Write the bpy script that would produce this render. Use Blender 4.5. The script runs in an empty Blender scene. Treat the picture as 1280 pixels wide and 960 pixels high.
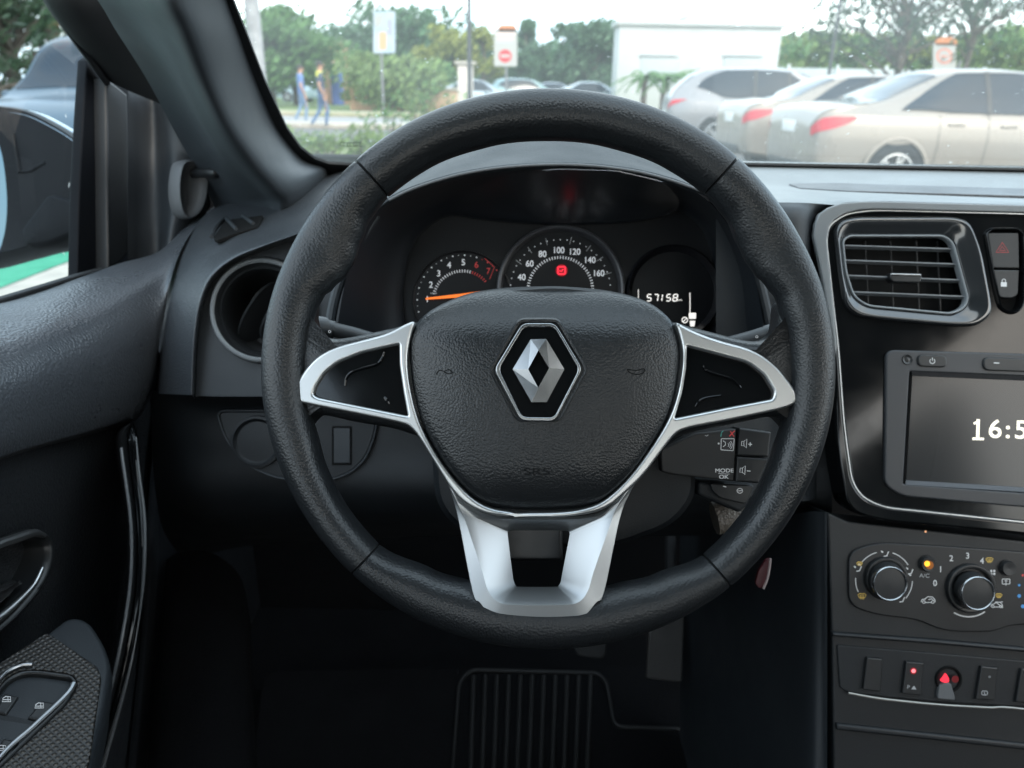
import bpy, bmesh, math, random
from mathutils import Vector, Matrix
random.seed(7)
S = bpy.context.scene
COL = S.collection
sin, cos, pi = math.sin, math.cos, math.pi

# ------------------------------------------------------------------ camera
FPX = 949.0
PITCH = math.radians(21.4)
ROLL = math.radians(1.0)
EYE = Vector((0, 0, 1.2))
F = Vector((0, cos(PITCH), -sin(PITCH)))
_R0 = Vector((1, 0, 0)); _U0 = Vector((0, sin(PITCH), cos(PITCH)))
R = (_R0 * cos(ROLL) + _U0 * sin(ROLL)).normalized()
U = (_U0 * cos(ROLL) - _R0 * sin(ROLL)).normalized()

def ray(px, py):
    return F + R * ((px - 640) / FPX) + U * ((480 - py) / FPX)
def W(px, py, d):
    return EYE + ray(px, py) * d
def dX(px, X, py=480):
    return X / ray(px, py).x
def dZ(px, py, z):
    return (z - EYE.z) / ray(px, py).z
def WX(px, py, X):
    return W(px, py, dX(px, X, py))
def WY(px, py, Y):
    return W(px, py, Y / ray(px, py).y)
def WZ(px, py, z=0.0):
    return W(px, py, dZ(px, py, z))

class Plane:
    """a real flat surface; pixels of the survey are carried onto it"""
    def __init__(s, o, n, xhint=None):
        s.o = Vector(o); s.n = Vector(n).normalized()
        xh = Vector(xhint) if xhint else R
        s.x = (xh - s.n * xh.dot(s.n)).normalized()
        s.y = s.n.cross(s.x)
        s.m = Matrix(((s.x.x, s.y.x, s.n.x, s.o.x), (s.x.y, s.y.y, s.n.y, s.o.y),
                      (s.x.z, s.y.z, s.n.z, s.o.z), (0, 0, 0, 1)))
    def hit(s, px, py):
        r = ray(px, py)
        t = (s.o - EYE).dot(s.n) / r.dot(s.n)
        return EYE + r * t
    def uv(s, px, py):
        v = s.hit(px, py) - s.o
        return Vector((v.dot(s.x), v.dot(s.y)))
    def pt(s, px, py, h=0.0):
        return s.hit(px, py) + s.n * h
    def up(s, h):
        return Plane(s.o + s.n * h, s.n, s.x)
    def at(s, px, py, h):            # where the sight line meets the plane raised by h
        return s.up(h).hit(px, py)
    def px(s, px=640, py=480):       # metres per pixel near a pixel
        return ((s.hit(px + 4, py) - s.hit(px - 4, py)).length) / 8
def CP(d):
    return Plane(W(640, 480, d), -F)

# ------------------------------------------------------------------ 2-d outlines
def cr(pts, closed=False, sub=8):
    P = [Vector(p) for p in pts]; n = len(P); out = []
    rng = n if closed else n - 1
    for i in range(rng):
        if closed:
            a, b, c, d = P[(i-1) % n], P[i], P[(i+1) % n], P[(i+2) % n]
        else:
            b, c = P[i], P[i+1]
            a = P[i-1] if i > 0 else b*2 - c
            d = P[i+2] if i+2 < n else c*2 - b
        for k in range(sub):
            t = k / sub
            out.append(0.5*((2*b) + (c-a)*t + (2*a-5*b+4*c-d)*t*t + (3*b-a-3*c+d)*t**3))
    if not closed: out.append(P[-1])
    return out
def rnd(pts, r, n=6):
    """polygon with filleted corners (r a number or list)"""
    P = [Vector(p[:2]) for p in pts]; N = len(P); out = []
    for i in range(N):
        ri = r[i] if isinstance(r, (list, tuple)) else r
        a, b, c = P[i-1], P[i], P[(i+1) % N]
        u = a-b; v = c-b; lu, lv = u.length, v.length
        if ri <= 0 or lu < 1e-6 or lv < 1e-6: out.append(b); continue
        u /= lu; v /= lv
        k = min(ri, lu*0.48, lv*0.48)
        p0, p1 = b+u*k, b+v*k
        for j in range(n+1):
            t = j/n
            out.append(p0*(1-t)**2 + b*2*t*(1-t) + p1*t*t)
    return out
def rect(x0, y0, x1, y1, r=0):
    p = [(x0, y0), (x1, y0), (x1, y1), (x0, y1)]
    return rnd(p, r) if r else [Vector(q) for q in p]
def ell(cx, cy, rx, ry=None, n=48, a0=0, a1=360):
    ry = ry or rx
    full = abs(a1-a0) >= 360
    m = n if full else n+1
    return [Vector((cx+rx*cos(math.radians(a0+(a1-a0)*i/n)), cy+ry*sin(math.radians(a0+(a1-a0)*i/n)))) for i in range(m)]
def area(P):
    return 0.5*sum(P[i-1].x*P[i].y - P[i].x*P[i-1].y for i in range(len(P)))
def inset(P, d):
    P = [Vector(p) for p in P]
    s = 1 if area(P) > 0 else -1
    out = []; n = len(P)
    for i in range(n):
        e0 = P[i]-P[i-1]; e1 = P[(i+1) % n]-P[i]
        if e0.length < 1e-9 or e1.length < 1e-9:
            e0 = e1 = P[(i+1) % n]-P[i-1]
        n0 = Vector((-e0.y, e0.x)).normalized()*s; n1 = Vector((-e1.y, e1.x)).normalized()*s
        m = n0+n1
        if m.length < 1e-6: m = n0
        m.normalize()
        out.append(P[i]+m*d/max(0.5, m.dot(n0)))
    return out
def resample(P, n, closed=True):
    P = [Vector(p) for p in P]
    Q = P+[P[0]] if closed else P
    L = [0]
    for i in range(1, len(Q)): L.append(L[-1]+(Q[i]-Q[i-1]).length)
    out = []; j = 0
    for k in range(n):
        t = L[-1]*k/(n if closed else n-1)
        while j < len(L)-2 and L[j+1] < t: j += 1
        s = (t-L[j])/max(1e-12, L[j+1]-L[j])
        out.append(Q[j].lerp(Q[j+1], s))
    return out

# ------------------------------------------------------------------ objects
WM = {}
def tag(o, label=None, cat=None, group=None, kind=None):
    if label: o['label'] = label
    if cat: o['category'] = cat
    if group: o['group'] = group
    if kind: o['kind'] = kind
    return o
def thing(name, loc, label, cat, group=None, rot=None):
    o = bpy.data.objects.new(name, None); COL.objects.link(o)
    o.empty_display_size = 0.05
    o.location = loc
    M = Matrix.Translation(Vector(loc))
    if rot is not None: o.rotation_euler = rot; M = M @ rot.to_matrix().to_4x4()
    WM[o.name] = M
    return tag(o, label, cat, group)
def link(name, me, parent=None, mats=(), smooth=True, angle=35, recenter=True):
    """mesh given in world coordinates -> object with its own origin, parented"""
    if recenter and len(me.vertices):
        c = Vector((0, 0, 0))
        lo = Vector((1e9,)*3); hi = Vector((-1e9,)*3)
        for v in me.vertices:
            for k in range(3):
                lo[k] = min(lo[k], v.co[k]); hi[k] = max(hi[k], v.co[k])
        c = (lo+hi)/2
        me.transform(Matrix.Translation(-c))
    else:
        c = Vector((0, 0, 0))
    me.name = name
    o = bpy.data.objects.new(name, me); COL.objects.link(o)
    if mats and not len(me.materials):
        for m in mats: me.materials.append(m)
    me.polygons.foreach_set('use_smooth', [smooth]*len(me.polygons))
    if smooth and angle: me.set_sharp_from_angle(angle=math.radians(angle))
    o.location = c
    if parent is not None:
        o.parent = parent
        o.matrix_parent_inverse = WM[parent.name].inverted()
    WM[o.name] = Matrix.Translation(c)
    return o
class MB:
    """mesh builder in world coordinates with several material slots"""
    def __init__(s): s.v = []; s.f = []; s.mi = []
    def add(s, verts, faces, mi=0):
        b = len(s.v); s.v += [Vector(v) for v in verts]
        for f in faces: s.f.append(tuple(b+i for i in f)); s.mi.append(mi)
        return s
    def mesh(s, me, M=None, mi=0):
        M = M or Matrix()
        s.add([M @ v.co for v in me.vertices], [tuple(p.vertices) for p in me.polygons], mi)
        return s
    def grid(s, G, mi=0, closed_u=False, closed_v=False, flip=False):
        nu, nv = len(G), len(G[0]); b = len(s.v)
        for row in G: s.v += [Vector(p) for p in row]
        for i in range(nu if closed_u else nu-1):
            for j in range(nv if closed_v else nv-1):
                q = (b+i*nv+j, b+i*nv+(j+1) % nv, b+((i+1) % nu)*nv+(j+1) % nv, b+((i+1) % nu)*nv+j)
                s.f.append(q[::-1] if flip else q); s.mi.append(mi)
        return s
    def ngon(s, pts, mi=0, flip=False):
        b = len(s.v); s.v += [Vector(p) for p in pts]
        q = tuple(range(b, b+len(pts))); s.f.append(q[::-1] if flip else q); s.mi.append(mi)
        return s
    def box(s, c, size, mi=0, M=None, bev=0):
        bm = bmesh.new(); bmesh.ops.create_cube(bm, size=1)
        for v in bm.verts: v.co = Vector((v.co.x*size[0], v.co.y*size[1], v.co.z*size[2]))
        if bev: bmesh.ops.bevel(bm, geom=bm.edges[:], offset=bev, segments=2, affect='EDGES', profile=0.5)
        me = bpy.data.meshes.new('t'); bm.to_mesh(me); bm.free()
        T = (M or Matrix()) @ Matrix.Translation(Vector(c))
        s.mesh(me, T, mi); bpy.data.meshes.remove(me); return s
    def tube(s, pts, rad, n=12, mi=0, caps=True, flat=None):
        P = [Vector(p) for p in pts]; N = len(P)
        rr = rad if isinstance(rad, (list, tuple)) else [rad]*N
        up = None; G = []
        for i in range(N):
            t = (P[min(i+1, N-1)]-P[max(i-1, 0)]).normalized()
            if up is None:
                up = Vector((0, 0, 1)) if abs(t.z) < 0.9 else Vector((1, 0, 0))
            a = (up - t*up.dot(t)).normalized(); up = a; b = t.cross(a)
            G.append([P[i]+(a*cos(2*pi*k/n)+b*sin(2*pi*k/n))*rr[i] for k in range(n)])
        s.grid(G, mi, closed_v=True)
        if caps: s.ngon(G[0], mi); s.ngon(G[-1], mi, True)
        return s
    def lathe(s, M, prof, n=40, mi=0, cap0=False, cap1=False):
        G = [[M @ Vector((r*cos(2*pi*k/n), r*sin(2*pi*k/n), z)) for k in range(n)] for r, z in prof]
        s.grid(G, mi, closed_v=True)
        if cap0: s.ngon(G[0], mi)
        if cap1: s.ngon(G[-1], mi, True)
        return s
    def build(s, name, mats, parent=None, smooth=True, angle=35, recalc=True):
        me = bpy.data.meshes.new(name)
        me.from_pydata(s.v, [], s.f)
        mats = mats if isinstance(mats, (list, tuple)) else [mats]
        for m in mats: me.materials.append(m)
        me.polygons.foreach_set('material_index', s.mi)
        if recalc:
            bm = bmesh.new(); bm.from_mesh(me)
            bmesh.ops.remove_doubles(bm, verts=bm.verts[:], dist=1e-6)
            bmesh.ops.recalc_face_normals(bm, faces=bm.faces[:])
            bm.to_mesh(me); bm.free()
        me.update()
        return link(name, me, parent, (), smooth, angle)

def curve_mesh(polys2d, thick, bevel, res=3):
    cu = bpy.data.curves.new('c', 'CURVE'); cu.dimensions = '2D'; cu.fill_mode = 'BOTH'
    cu.extrude = max(0.0, thick/2-bevel); cu.bevel_depth = bevel; cu.bevel_resolution = res
    cu.offset = -bevel
    for P in polys2d:
        sp = cu.splines.new('POLY'); sp.points.add(len(P)-1)
        for q, p in zip(sp.points, P): q.co = (p[0], p[1], 0, 1)
        sp.use_cyclic_u = True
    return _conv(cu)
def _conv(cu):
    o = bpy.data.objects.new('tmpc', cu); COL.objects.link(o)
    dg = bpy.context.evaluated_depsgraph_get()
    me = bpy.data.meshes.new_from_object(o.evaluated_get(dg))
    bpy.data.objects.remove(o); bpy.data.curves.remove(cu)
    return me
def plate_mesh(P, polys, thick, bevel=0.0, h=0.0, res=3):
    """solid plate whose FRONT face lies h above plane P"""
    Q = P.up(h)
    me = curve_mesh([[Q.uv(p[0], p[1]) for p in poly] for poly in polys], thick, bevel, res)
    me.transform(Q.m @ Matrix.Translation((0, 0, -thick/2)))
    return me
def plate(name, P, polys, thick, bevel, mat, parent, h=0.0, res=3, smooth=True, angle=40):
    if isinstance(polys[0], Vector) or not hasattr(polys[0][0], '__len__'): polys = [polys]
    me = plate_mesh(P, polys, thick, bevel, h, res)
    me.materials.clear(); me.materials.append(mat)
    return link(name, me, parent, (), smooth, angle)
def dome_mb(mb, P, outline, prof, mi=0, close=True, fn=None, back=None):
    """rings inset from an outline: prof = [(inset px, height m)...]; fn(px,py) adds height"""
    G = []
    for ins, h in prof:
        ring = inset(outline, ins) if ins else [Vector(p) for p in outline]
        G.append([P.pt(q.x, q.y, h+(fn(q.x, q.y) if fn else 0)) for q in ring])
    mb.grid(G, mi, closed_v=True)
    if close:
        c = sum(G[-1], Vector())/len(G[-1]); n = len(G[-1])
        b = len(mb.v); mb.v += [Vector(p) for p in G[-1]]+[c]
        for k in range(n): mb.f.append((b+k, b+(k+1) % n, b+n)); mb.mi.append(mi)
    return mb
def loft(name, rows, mat, parent=None, su=8, sv=8, thick=0.0, angle=60, flip=False):
    """rows of world points -> smooth surface through them"""
    A = [cr(r, False, sv) for r in rows]
    B = [cr([A[i][j] for i in range(len(A))], False, su) for j in range(len(A[0]))]
    mb = MB().grid(B, flip=flip)
    o = mb.build(name, mat, parent, True, angle, recalc=False)
    return o
def ft(font_s, h, extrude=0.0):
    cu = bpy.data.curves.new('t', 'FONT'); cu.body = font_s; cu.size = h/0.70
    cu.align_x = 'CENTER'; cu.align_y = 'CENTER'; cu.extrude = extrude
    return _conv(cu)

def on_surface(obj, px, py, lift=0.0):
    """tangent plane of a built part where a sight line meets it"""
    from mathutils.bvhtree import BVHTree
    me = obj.data; Mw = WM[obj.name]
    bt = BVHTree.FromPolygons([Mw @ v.co for v in me.vertices], [tuple(p.vertices) for p in me.polygons])
    h, n, i, d = bt.ray_cast(EYE, ray(px, py).normalized())
    if n.dot(F) > 0: n = -n
    return Plane(h+n*lift, n)

class Ink(MB):
    """printed marks lying on a plane: text, strokes, discs"""
    def __init__(s, P, lift=0.0003): super().__init__(); s.P = P.up(lift)
    def text(s, t, px, py, hpx, mi=0, rot=0, wide=1.0, bold=0):
        P = s.P; k = P.px(px, py)
        me = ft(t, hpx*k)
        c = P.hit(px, py)
        M = Matrix.Translation(c) @ Matrix(((P.x.x, P.y.x, P.n.x, 0), (P.x.y, P.y.y, P.n.y, 0), (P.x.z, P.y.z, P.n.z, 0), (0, 0, 0, 1))) \
            @ Matrix.Rotation(math.radians(rot), 4, 'Z') @ Matrix.Diagonal((wide, 1, 1, 1))
        s.mesh(me, M, mi)
        if bold:
            for dx, dy in ((bold, 0), (0, bold), (bold, bold)):
                s.mesh(me, Matrix.Translation(P.x*dx*k+P.y*dy*k+P.n*0.00002*(1+dx+2*dy)) @ M, mi)
        bpy.data.meshes.remove(me); return s
    def poly(s, pts, mi=0):
        Q = s.P
        cu = curve_mesh([[Q.uv(p[0], p[1]) for p in pts]], 0, 0)
        s.mesh(cu, Q.m, mi); bpy.data.meshes.remove(cu); return s
    def stroke(s, pts, w, mi=0, closed=False):
        P = [Vector(p) for p in pts]; n = len(P); L = []; Rr = []
        for i in range(n):
            a = P[(i-1) % n] if (closed or i > 0) else P[i]
            c = P[(i+1) % n] if (closed or i < n-1) else P[i]
            t = (c-a).normalized(); nn = Vector((-t.y, t.x))*w/2
            L.append(s.P.pt(*(P[i]+nn))); Rr.append(s.P.pt(*(P[i]-nn)))
        s.grid([L, Rr] if not closed else [L+[L[0]], Rr+[Rr[0]]], mi); return s
    def disc(s, px, py, r, mi=0, n=20):
        s.ngon([s.P.pt(px+r*cos(2*pi*k/n), py-r*sin(2*pi*k/n)) for k in range(n)], mi); return s
    def build(s, name, mats, parent=None):
        o = super().build(name, mats, parent, smooth=False, angle=0, recalc=False)
        return o

# ------------------------------------------------------------------ materials
def nt(name):
    m = bpy.data.materials.new(name); m.use_nodes = True
    t = m.node_tree; b = t.nodes['Principled BSDF']
    return m, t, b
def pbr(name, col, rough=0.5, metal=0.0, spec=0.5, coat=0.0, emit=None, es=0.0, var=0.0, vscale=30, alpha=1.0):
    m, t, b = nt(name)
    b.inputs['Base Color'].default_value = (*col, 1); b.inputs['Roughness'].default_value = rough
    b.inputs['Metallic'].default_value = metal; b.inputs['Specular IOR Level'].default_value = spec
    b.inputs['Coat Weight'].default_value = coat; b.inputs['Coat Roughness'].default_value = 0.04
    if emit:
        b.inputs['Emission Color'].default_value = (*emit, 1); b.inputs['Emission Strength'].default_value = es
    if var:
        tc = t.nodes.new('ShaderNodeTexCoord'); n = t.nodes.new('ShaderNodeTexNoise')
        n.inputs['Scale'].default_value = vscale; n.inputs['Detail'].default_value = 5
        t.links.new(tc.outputs['Object'], n.inputs['Vector'])
        mr = t.nodes.new('ShaderNodeMapRange'); mr.inputs[3].default_value = 1-var; mr.inputs[4].default_value = 1+var
        t.links.new(n.outputs['Fac'], mr.inputs[0])
        mx = t.nodes.new('ShaderNodeMix'); mx.data_type = 'RGBA'; mx.blend_type = 'MULTIPLY'; mx.inputs['Factor'].default_value = 1
        mx.inputs[6].default_value = (*col, 1); t.links.new(mr.outputs[0], mx.inputs[7])
        t.links.new(mx.outputs[2], b.inputs['Base Color'])
        r2 = t.nodes.new('ShaderNodeMapRange'); r2.inputs[3].default_value = max(0, rough-0.08); r2.inputs[4].default_value = min(1, rough+0.1)
        t.links.new(n.outputs['Fac'], r2.inputs[0]); t.links.new(r2.outputs[0], b.inputs['Roughness'])
    return m
def grain(name, col, rough, scale, dist, strength=0.6, spec=0.5, dust=0.0):
    """moulded leather-grain plastic: cells with soft valleys, plus uneven sheen"""
    m, t, b = nt(name); N = t.nodes.new; L = t.links.new
    tc = N('ShaderNodeTexCoord')
    nz = N('ShaderNodeTexNoise'); nz.inputs['Scale'].default_value = scale*0.8; nz.inputs['Detail'].default_value = 2
    L(tc.outputs['Object'], nz.inputs['Vector'])
    vm = N('ShaderNodeVectorMath'); vm.operation = 'MULTIPLY_ADD'
    k = 0.3/scale
    vm.inputs[1].default_value = (k, k, k)
    L(nz.outputs['Color'], vm.inputs[0]); L(tc.outputs['Object'], vm.inputs[2])
    v = N('ShaderNodeTexVoronoi'); v.feature = 'F1'; v.inputs['Scale'].default_value = scale
    L(vm.outputs[0], v.inputs['Vector'])
    n2 = N('ShaderNodeTexNoise'); n2.inputs['Scale'].default_value = scale*0.33; n2.inputs['Detail'].default_value = 4
    L(tc.outputs['Object'], n2.inputs['Vector'])
    ad = N('ShaderNodeMath'); ad.operation = 'MULTIPLY_ADD'; ad.inputs[1].default_value = 0.07
    L(n2.outputs['Fac'], ad.inputs[0]); L(v.outputs['Distance'], ad.inputs[2])
    bp = N('ShaderNodeBump'); bp.invert = True; bp.inputs['Strength'].default_value = strength; bp.inputs['Distance'].default_value = dist
    L(ad.outputs[0], bp.inputs['Height']); L(bp.outputs['Normal'], b.inputs['Normal'])
    n3 = N('ShaderNodeTexNoise'); n3.inputs['Scale'].default_value = 14; n3.inputs['Detail'].default_value = 6
    L(tc.outputs['Object'], n3.inputs['Vector'])
    mr = N('ShaderNodeMapRange'); mr.inputs[1].default_value = 0.3; mr.inputs[2].default_value = 0.7
    mr.inputs[3].default_value = rough-0.05; mr.inputs[4].default_value = rough+0.09
    L(n3.outputs['Fac'], mr.inputs[0]); L(mr.outputs[0], b.inputs['Roughness'])
    if dust:
        n4 = N('ShaderNodeTexNoise'); n4.inputs['Scale'].default_value = 900; n4.inputs['Detail'].default_value = 1
        L(tc.outputs['Object'], n4.inputs['Vector'])
        cr_ = N('ShaderNodeMapRange'); cr_.inputs[1].default_value = 0.70; cr_.inputs[2].default_value = 0.76
        cr_.inputs[3].default_value = 0; cr_.inputs[4].default_value = dust
        L(n4.outputs['Fac'], cr_.inputs[0])
        mx = N('ShaderNodeMix'); mx.data_type = 'RGBA'; mx.inputs[6].default_value = (*col, 1); mx.inputs[7].default_value = (0.3, 0.29, 0.27, 1)
        L(cr_.outputs[0], mx.inputs[0]); L(mx.outputs[2], b.inputs['Base Color'])
    else:
        b.inputs['Base Color'].default_value = (*col, 1)
    b.inputs['Specular IOR Level'].default_value = spec
    return m
K = {}
K['leather'] = grain('black_leather_grip', (0.010, 0.0115, 0.013), 0.36, 640, 0.0005, 0.42, spec=0.55)
K['airbag'] = grain('airbag_grain', (0.009, 0.0105, 0.012), 0.34, 700, 0.0005, 0.5, spec=0.55)
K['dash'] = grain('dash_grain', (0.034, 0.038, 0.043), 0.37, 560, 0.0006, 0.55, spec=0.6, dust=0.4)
K['dash_lit'] = grain('dash_lit_grain', (0.16, 0.175, 0.18), 0.42, 560, 0.0006, 0.5, spec=0.6, dust=0.4)  # lighter copy of the dash grain: light from the windscreen put into the colour
K['doorpad'] = grain('door_grain', (0.062, 0.067, 0.075), 0.29, 400, 0.0008, 0.55, spec=0.7, dust=0.3)
K['hood'] = grain('hood_grain', (0.020, 0.025, 0.029), 0.55, 560, 0.0005, 0.5, spec=0.3)
K['doorlow'] = grain('lower_door_grain', (0.022, 0.024, 0.027), 0.42, 420, 0.0009, 0.7)
K['trim'] = grain('smooth_trim', (0.021, 0.025, 0.029), 0.50, 1100, 0.00018, 0.35)
K['pillar'] = grain('pillar_trim', (0.034, 0.040, 0.046), 0.5, 1400, 0.00016, 0.35)
K['dark'] = grain('dark_plastic', (0.006, 0.008, 0.010), 0.55, 900, 0.0002, 0.4)
K['matte'] = pbr('matte_black', (0.004, 0.005, 0.007), 0.6, spec=0.12, var=0.15, vscale=60)
K['satin'] = pbr('satin_black', (0.012, 0.013, 0.014), 0.35, var=0.15, vscale=60)
K['gap'] = pbr('black_gap', (0.004, 0.004, 0.004), 0.8, spec=0.2)
K['piano'] = pbr('gloss_black', (0.004, 0.0045, 0.005), 0.09, spec=0.3, coat=0.12, var=0.1, vscale=40)
K['chrome'] = pbr('satin_silver', (0.58, 0.59, 0.59), 0.36, metal=1.0)
K['spoke'] = pbr('silver_spoke', (0.43, 0.445, 0.455), 0.40, metal=1.0)
K['bright'] = pbr('bright_chrome', (0.40, 0.41, 0.42), 0.24, metal=1.0, var=0.03, vscale=90)
K['lensgloss'] = pbr('cluster_lens', (0.008, 0.011, 0.015), 0.5, spec=0.5)
K['rubber'] = pbr('black_rubber', (0.008, 0.009, 0.010), 0.7, var=0.2, vscale=40)
K['stalk'] = grain('stalk_grey', (0.06, 0.064, 0.068), 0.42, 1500, 0.0001, 0.3)
K['key'] = grain('button_black', (0.013, 0.014, 0.015), 0.42, 1500, 0.0001, 0.3)
K['carpet'] = grain('carpet', (0.0035, 0.004, 0.005), 0.9, 700, 0.002, 0.9, spec=0.2)
def inkm(name, col, es): return pbr(name, tuple(0.6*c for c in col), 0.6, emit=col, es=es)
K['ink'] = inkm('white_print', (0.75, 0.77, 0.78), 0.22)
K['inkdim'] = inkm('grey_print', (0.55, 0.58, 0.6), 0.10)
K['inkvis'] = inkm('cluster_white', (0.8, 0.84, 0.88), 0.42)
K['inkhot'] = inkm('display_white', (1.0, 0.97, 0.92), 0.95)
K['amber'] = inkm('amber_print', (0.75, 0.52, 0.12), 0.22)
K['amberlamp'] = inkm('amber_lamp', (1.0, 0.45, 0.03), 1.6)
K['red'] = inkm('red_print', (0.55, 0.06, 0.06), 0.35)
K['redlamp'] = inkm('red_lamp', (1.0, 0.03, 0.06), 1.1)
K['redlamphot'] = inkm('red_lamp_core', (1.0, 0.22, 0.25), 1.3)
K['orange'] = inkm('needle_orange', (1.0, 0.22, 0.03), 0.95)
K['blue'] = inkm('blue_print', (0.08, 0.3, 0.65), 0.3)
K['clock'] = inkm('clock_white', (1.0, 0.95, 0.80), 1.0)
# ================================================================== STEERING WHEEL
D0 = 0.49
PW = CP(D0)
PXW = D0/FPX
CX, CY = 685.0, 462.0
wheel = thing('steering_wheel', W(CX, CY, D0+0.02), 'black leather steering wheel with silver spokes and a diamond emblem', 'steering wheel',
              rot=PW.m.to_euler())
# radius tables (angle clockwise from top, px)
RIN = [(-180, 282), (-160, 284), (-150, 291), (-136, 307), (-125, 307), (-114, 305), (-106, 302), (-98, 304), (-88, 303), (-81, 303), (-76, 302), (-72, 298), (-69, 289), (-65, 281),
       (-61, 279), (-55, 286), (-50, 293.5), (-43.5, 297), (-30, 296), (-15, 292), (0, 290), (15, 292), (30, 296), (42, 298),
       (49.5, 295.5), (56, 288), (61, 285), (65, 288), (69, 296), (72.5, 302.5), (77, 302), (81, 303), (88, 303), (100, 304), (108, 302), (116, 304), (127, 306), (140, 306), (152, 292), (162, 284), (180, 282)]
ROUT = [(-180, 350), (-135, 354), (-90, 359), (-45, 356), (0, 352), (45, 356), (90, 359), (135, 354), (180, 350)]
def interp(T, a):
    for (a0, v0), (a1, v1) in zip(T, T[1:]):
        if a0 <= a <= a1:
            t = (a-a0)/(a1-a0); t = t*t*(3-2*t); return v0+(v1-v0)*t
    return T[-1][1]
def rim_ring(a, shrink=0.0, nseg=36):
    ri, ro = interp(RIN, a), interp(ROUT, a)
    c = (ri+ro)/2; ha = ((ro-ri)/2-shrink)*PXW; hb = 0.0165-shrink*PXW
    # deeper, flatter section on the thumb rests
    g = max(0, 1-abs(abs(a)-62)/16.0); hb -= 0.002*g
    er = Vector((sin(math.radians(a)), -cos(math.radians(a))))
    out = []
    for k in range(nseg):
        f = 2*pi*k/nseg
        cc, ss = cos(f), sin(f)
        e = 0.92
        x = math.copysign(abs(cc)**e, cc)*ha; z = math.copysign(abs(ss)**e, ss)*hb
        # gentle flat on the driver side, thumb rest slopes down toward the inside
        if ss > 0: z -= 0.004*g*(1-cc)/2*ss
        p = PW.pt(CX+er.x*(c+x/PXW), CY+er.y*(c+x/PXW))
        out.append(p + PW.n*(z-0.004))
    return out
def rim_part(name, a0, a1, mat):
    n = max(8, int(abs(a1-a0)/1.5)); G = []
    for i in range(n+1):
        a = a0+(a1-a0)*i/n
        aa = (a+180) % 360-180
        e = min(i, n-i); sh = 0.0
        if e == 0: G.append(rim_ring(aa, 3.0))
        if e == 0 and i == n: G.insert(-1, rim_ring((a-0.22+180) % 360-180, 0.5))
        elif e == 0: G.append(rim_ring((a+0.22+180) % 360-180, 0.5))
        else: G.append(rim_ring(aa, 0.0))
    return MB().grid(G, closed_v=True).build(name, mat, wheel, True, 50)
rim_part('rim_cover', -42.6, 41.7, K['leather'])
rim_part('rim_cover', 140.0, 223.9, K['leather'])
rim_part('grip', -136.0, -42.75, K['leather'])
rim_part('grip', 41.85, 139.9, K['leather'])
# core under the seams, closes the gap between the covers
mb = MB()
mb.grid([rim_ring(-180+360*i/120, 2.6, 24) for i in range(120)], closed_u=True, closed_v=True)
mb.build('rim_core', K['gap'], wheel)

# leather-covered spoke webs behind the silver trim
def web(pts, h):
    o = resample(cr(pts, True, 10), 160)
    mb = MB()
    dome_mb(mb, PW, o, [(0, -0.022), (0, -0.004+h), (3, 0.001+h), (7, 0.0045+h), (12, 0.006+h), (18, 0.0068+h)], close=True)
    return mb.build('spoke_web', K['leather'], wheel, True, 60)
web([(368, 372), (386, 376), (388, 398), (394, 414), (408, 422), (430, 421), (465, 414), (498, 407), (530, 402), (560, 430), (575, 520), (560, 560), (525, 548), (490, 537), (440, 528), (400, 520), (386, 528), (372, 545), (352, 520), (348, 450), (356, 400)], -0.006)
web([(1005, 372), (981, 376), (977, 398), (972, 416), (956, 424.5), (935, 424), (900, 415.5), (868, 407.5), (838, 402), (805, 430), (790, 520), (805, 560), (842, 550), (875, 540), (925, 530), (968, 522), (984, 530), (998, 547), (1018, 520), (1022, 450), (1014, 400)], -0.006)
# hub body behind the airbag cover and lower spoke
hub = rnd([(520, 405), (585, 362), (695, 353), (780, 362), (845, 405), (852, 500), (815, 585), (770, 640), (590, 640), (545, 585), (512, 500)], 24)
mb = MB(); dome_mb(mb, PW, resample(hub, 140), [(6, -0.075), (2, -0.03), (0, -0.014), (4, -0.010)])
mb.build('hub_body', K['dark'], wheel)

# ---- silver trims
def solid(name, outer, holes, h, thick, bev, mat, parent=None, P=PW, res=4):
    return plate(name, P, [outer]+holes, thick, bev, mat, parent or wheel, h, res)
L_out = [(364.3, 496.5), (366, 487), (370, 479), (380, 462), (396, 445), (419, 433.5), (454, 425), (483, 417.5), (506, 405), (520, 400), (513.5, 418), (508.5, 447), (511, 477), (517.5, 508), (526, 534), (543, 566), (566, 598), (590, 624), (613, 636.5), (646, 641), (646, 646.5), (612, 645), (585, 633), (566, 616), (546, 584), (524, 547.5), (513, 534), (501, 529), (436.7, 516), (373, 503.5), (366.5, 501)]
L_hole = rnd([(391, 493.5), (394, 484), (404.6, 467), (421, 453.5), (451, 441.3), (498.5, 430.5), (499, 456), (504, 491), (509.5, 520), (451, 508), (397, 497)], [3, 3, 5, 8, 8, 2, 4, 4, 2, 4, 3])
R_out = [(997.5, 497.5), (995, 488), (988, 478), (971, 457), (943, 437), (899, 426), (868, 414.5), (852, 406), (844, 402), (850, 420), (854.5, 441), (853, 463), (847.5, 494), (836.5, 525), (814.5, 560), (787, 597), (756, 627.5), (730, 637), (700, 641), (640, 641.3), (640, 647), (702, 647), (738, 643), (762, 634), (777, 621), (803, 597.5), (829, 562), (844, 543), (857, 536), (899, 528.5), (974, 513), (990, 507.5), (996, 503)]
R_hole = rnd([(859.5, 433), (936, 453.5), (956, 469), (968.5, 490), (966, 499), (917.5, 508), (844, 523), (853.5, 491), (858.5, 460)], [2, 8, 6, 5, 3, 4, 2, 4, 4])
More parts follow.
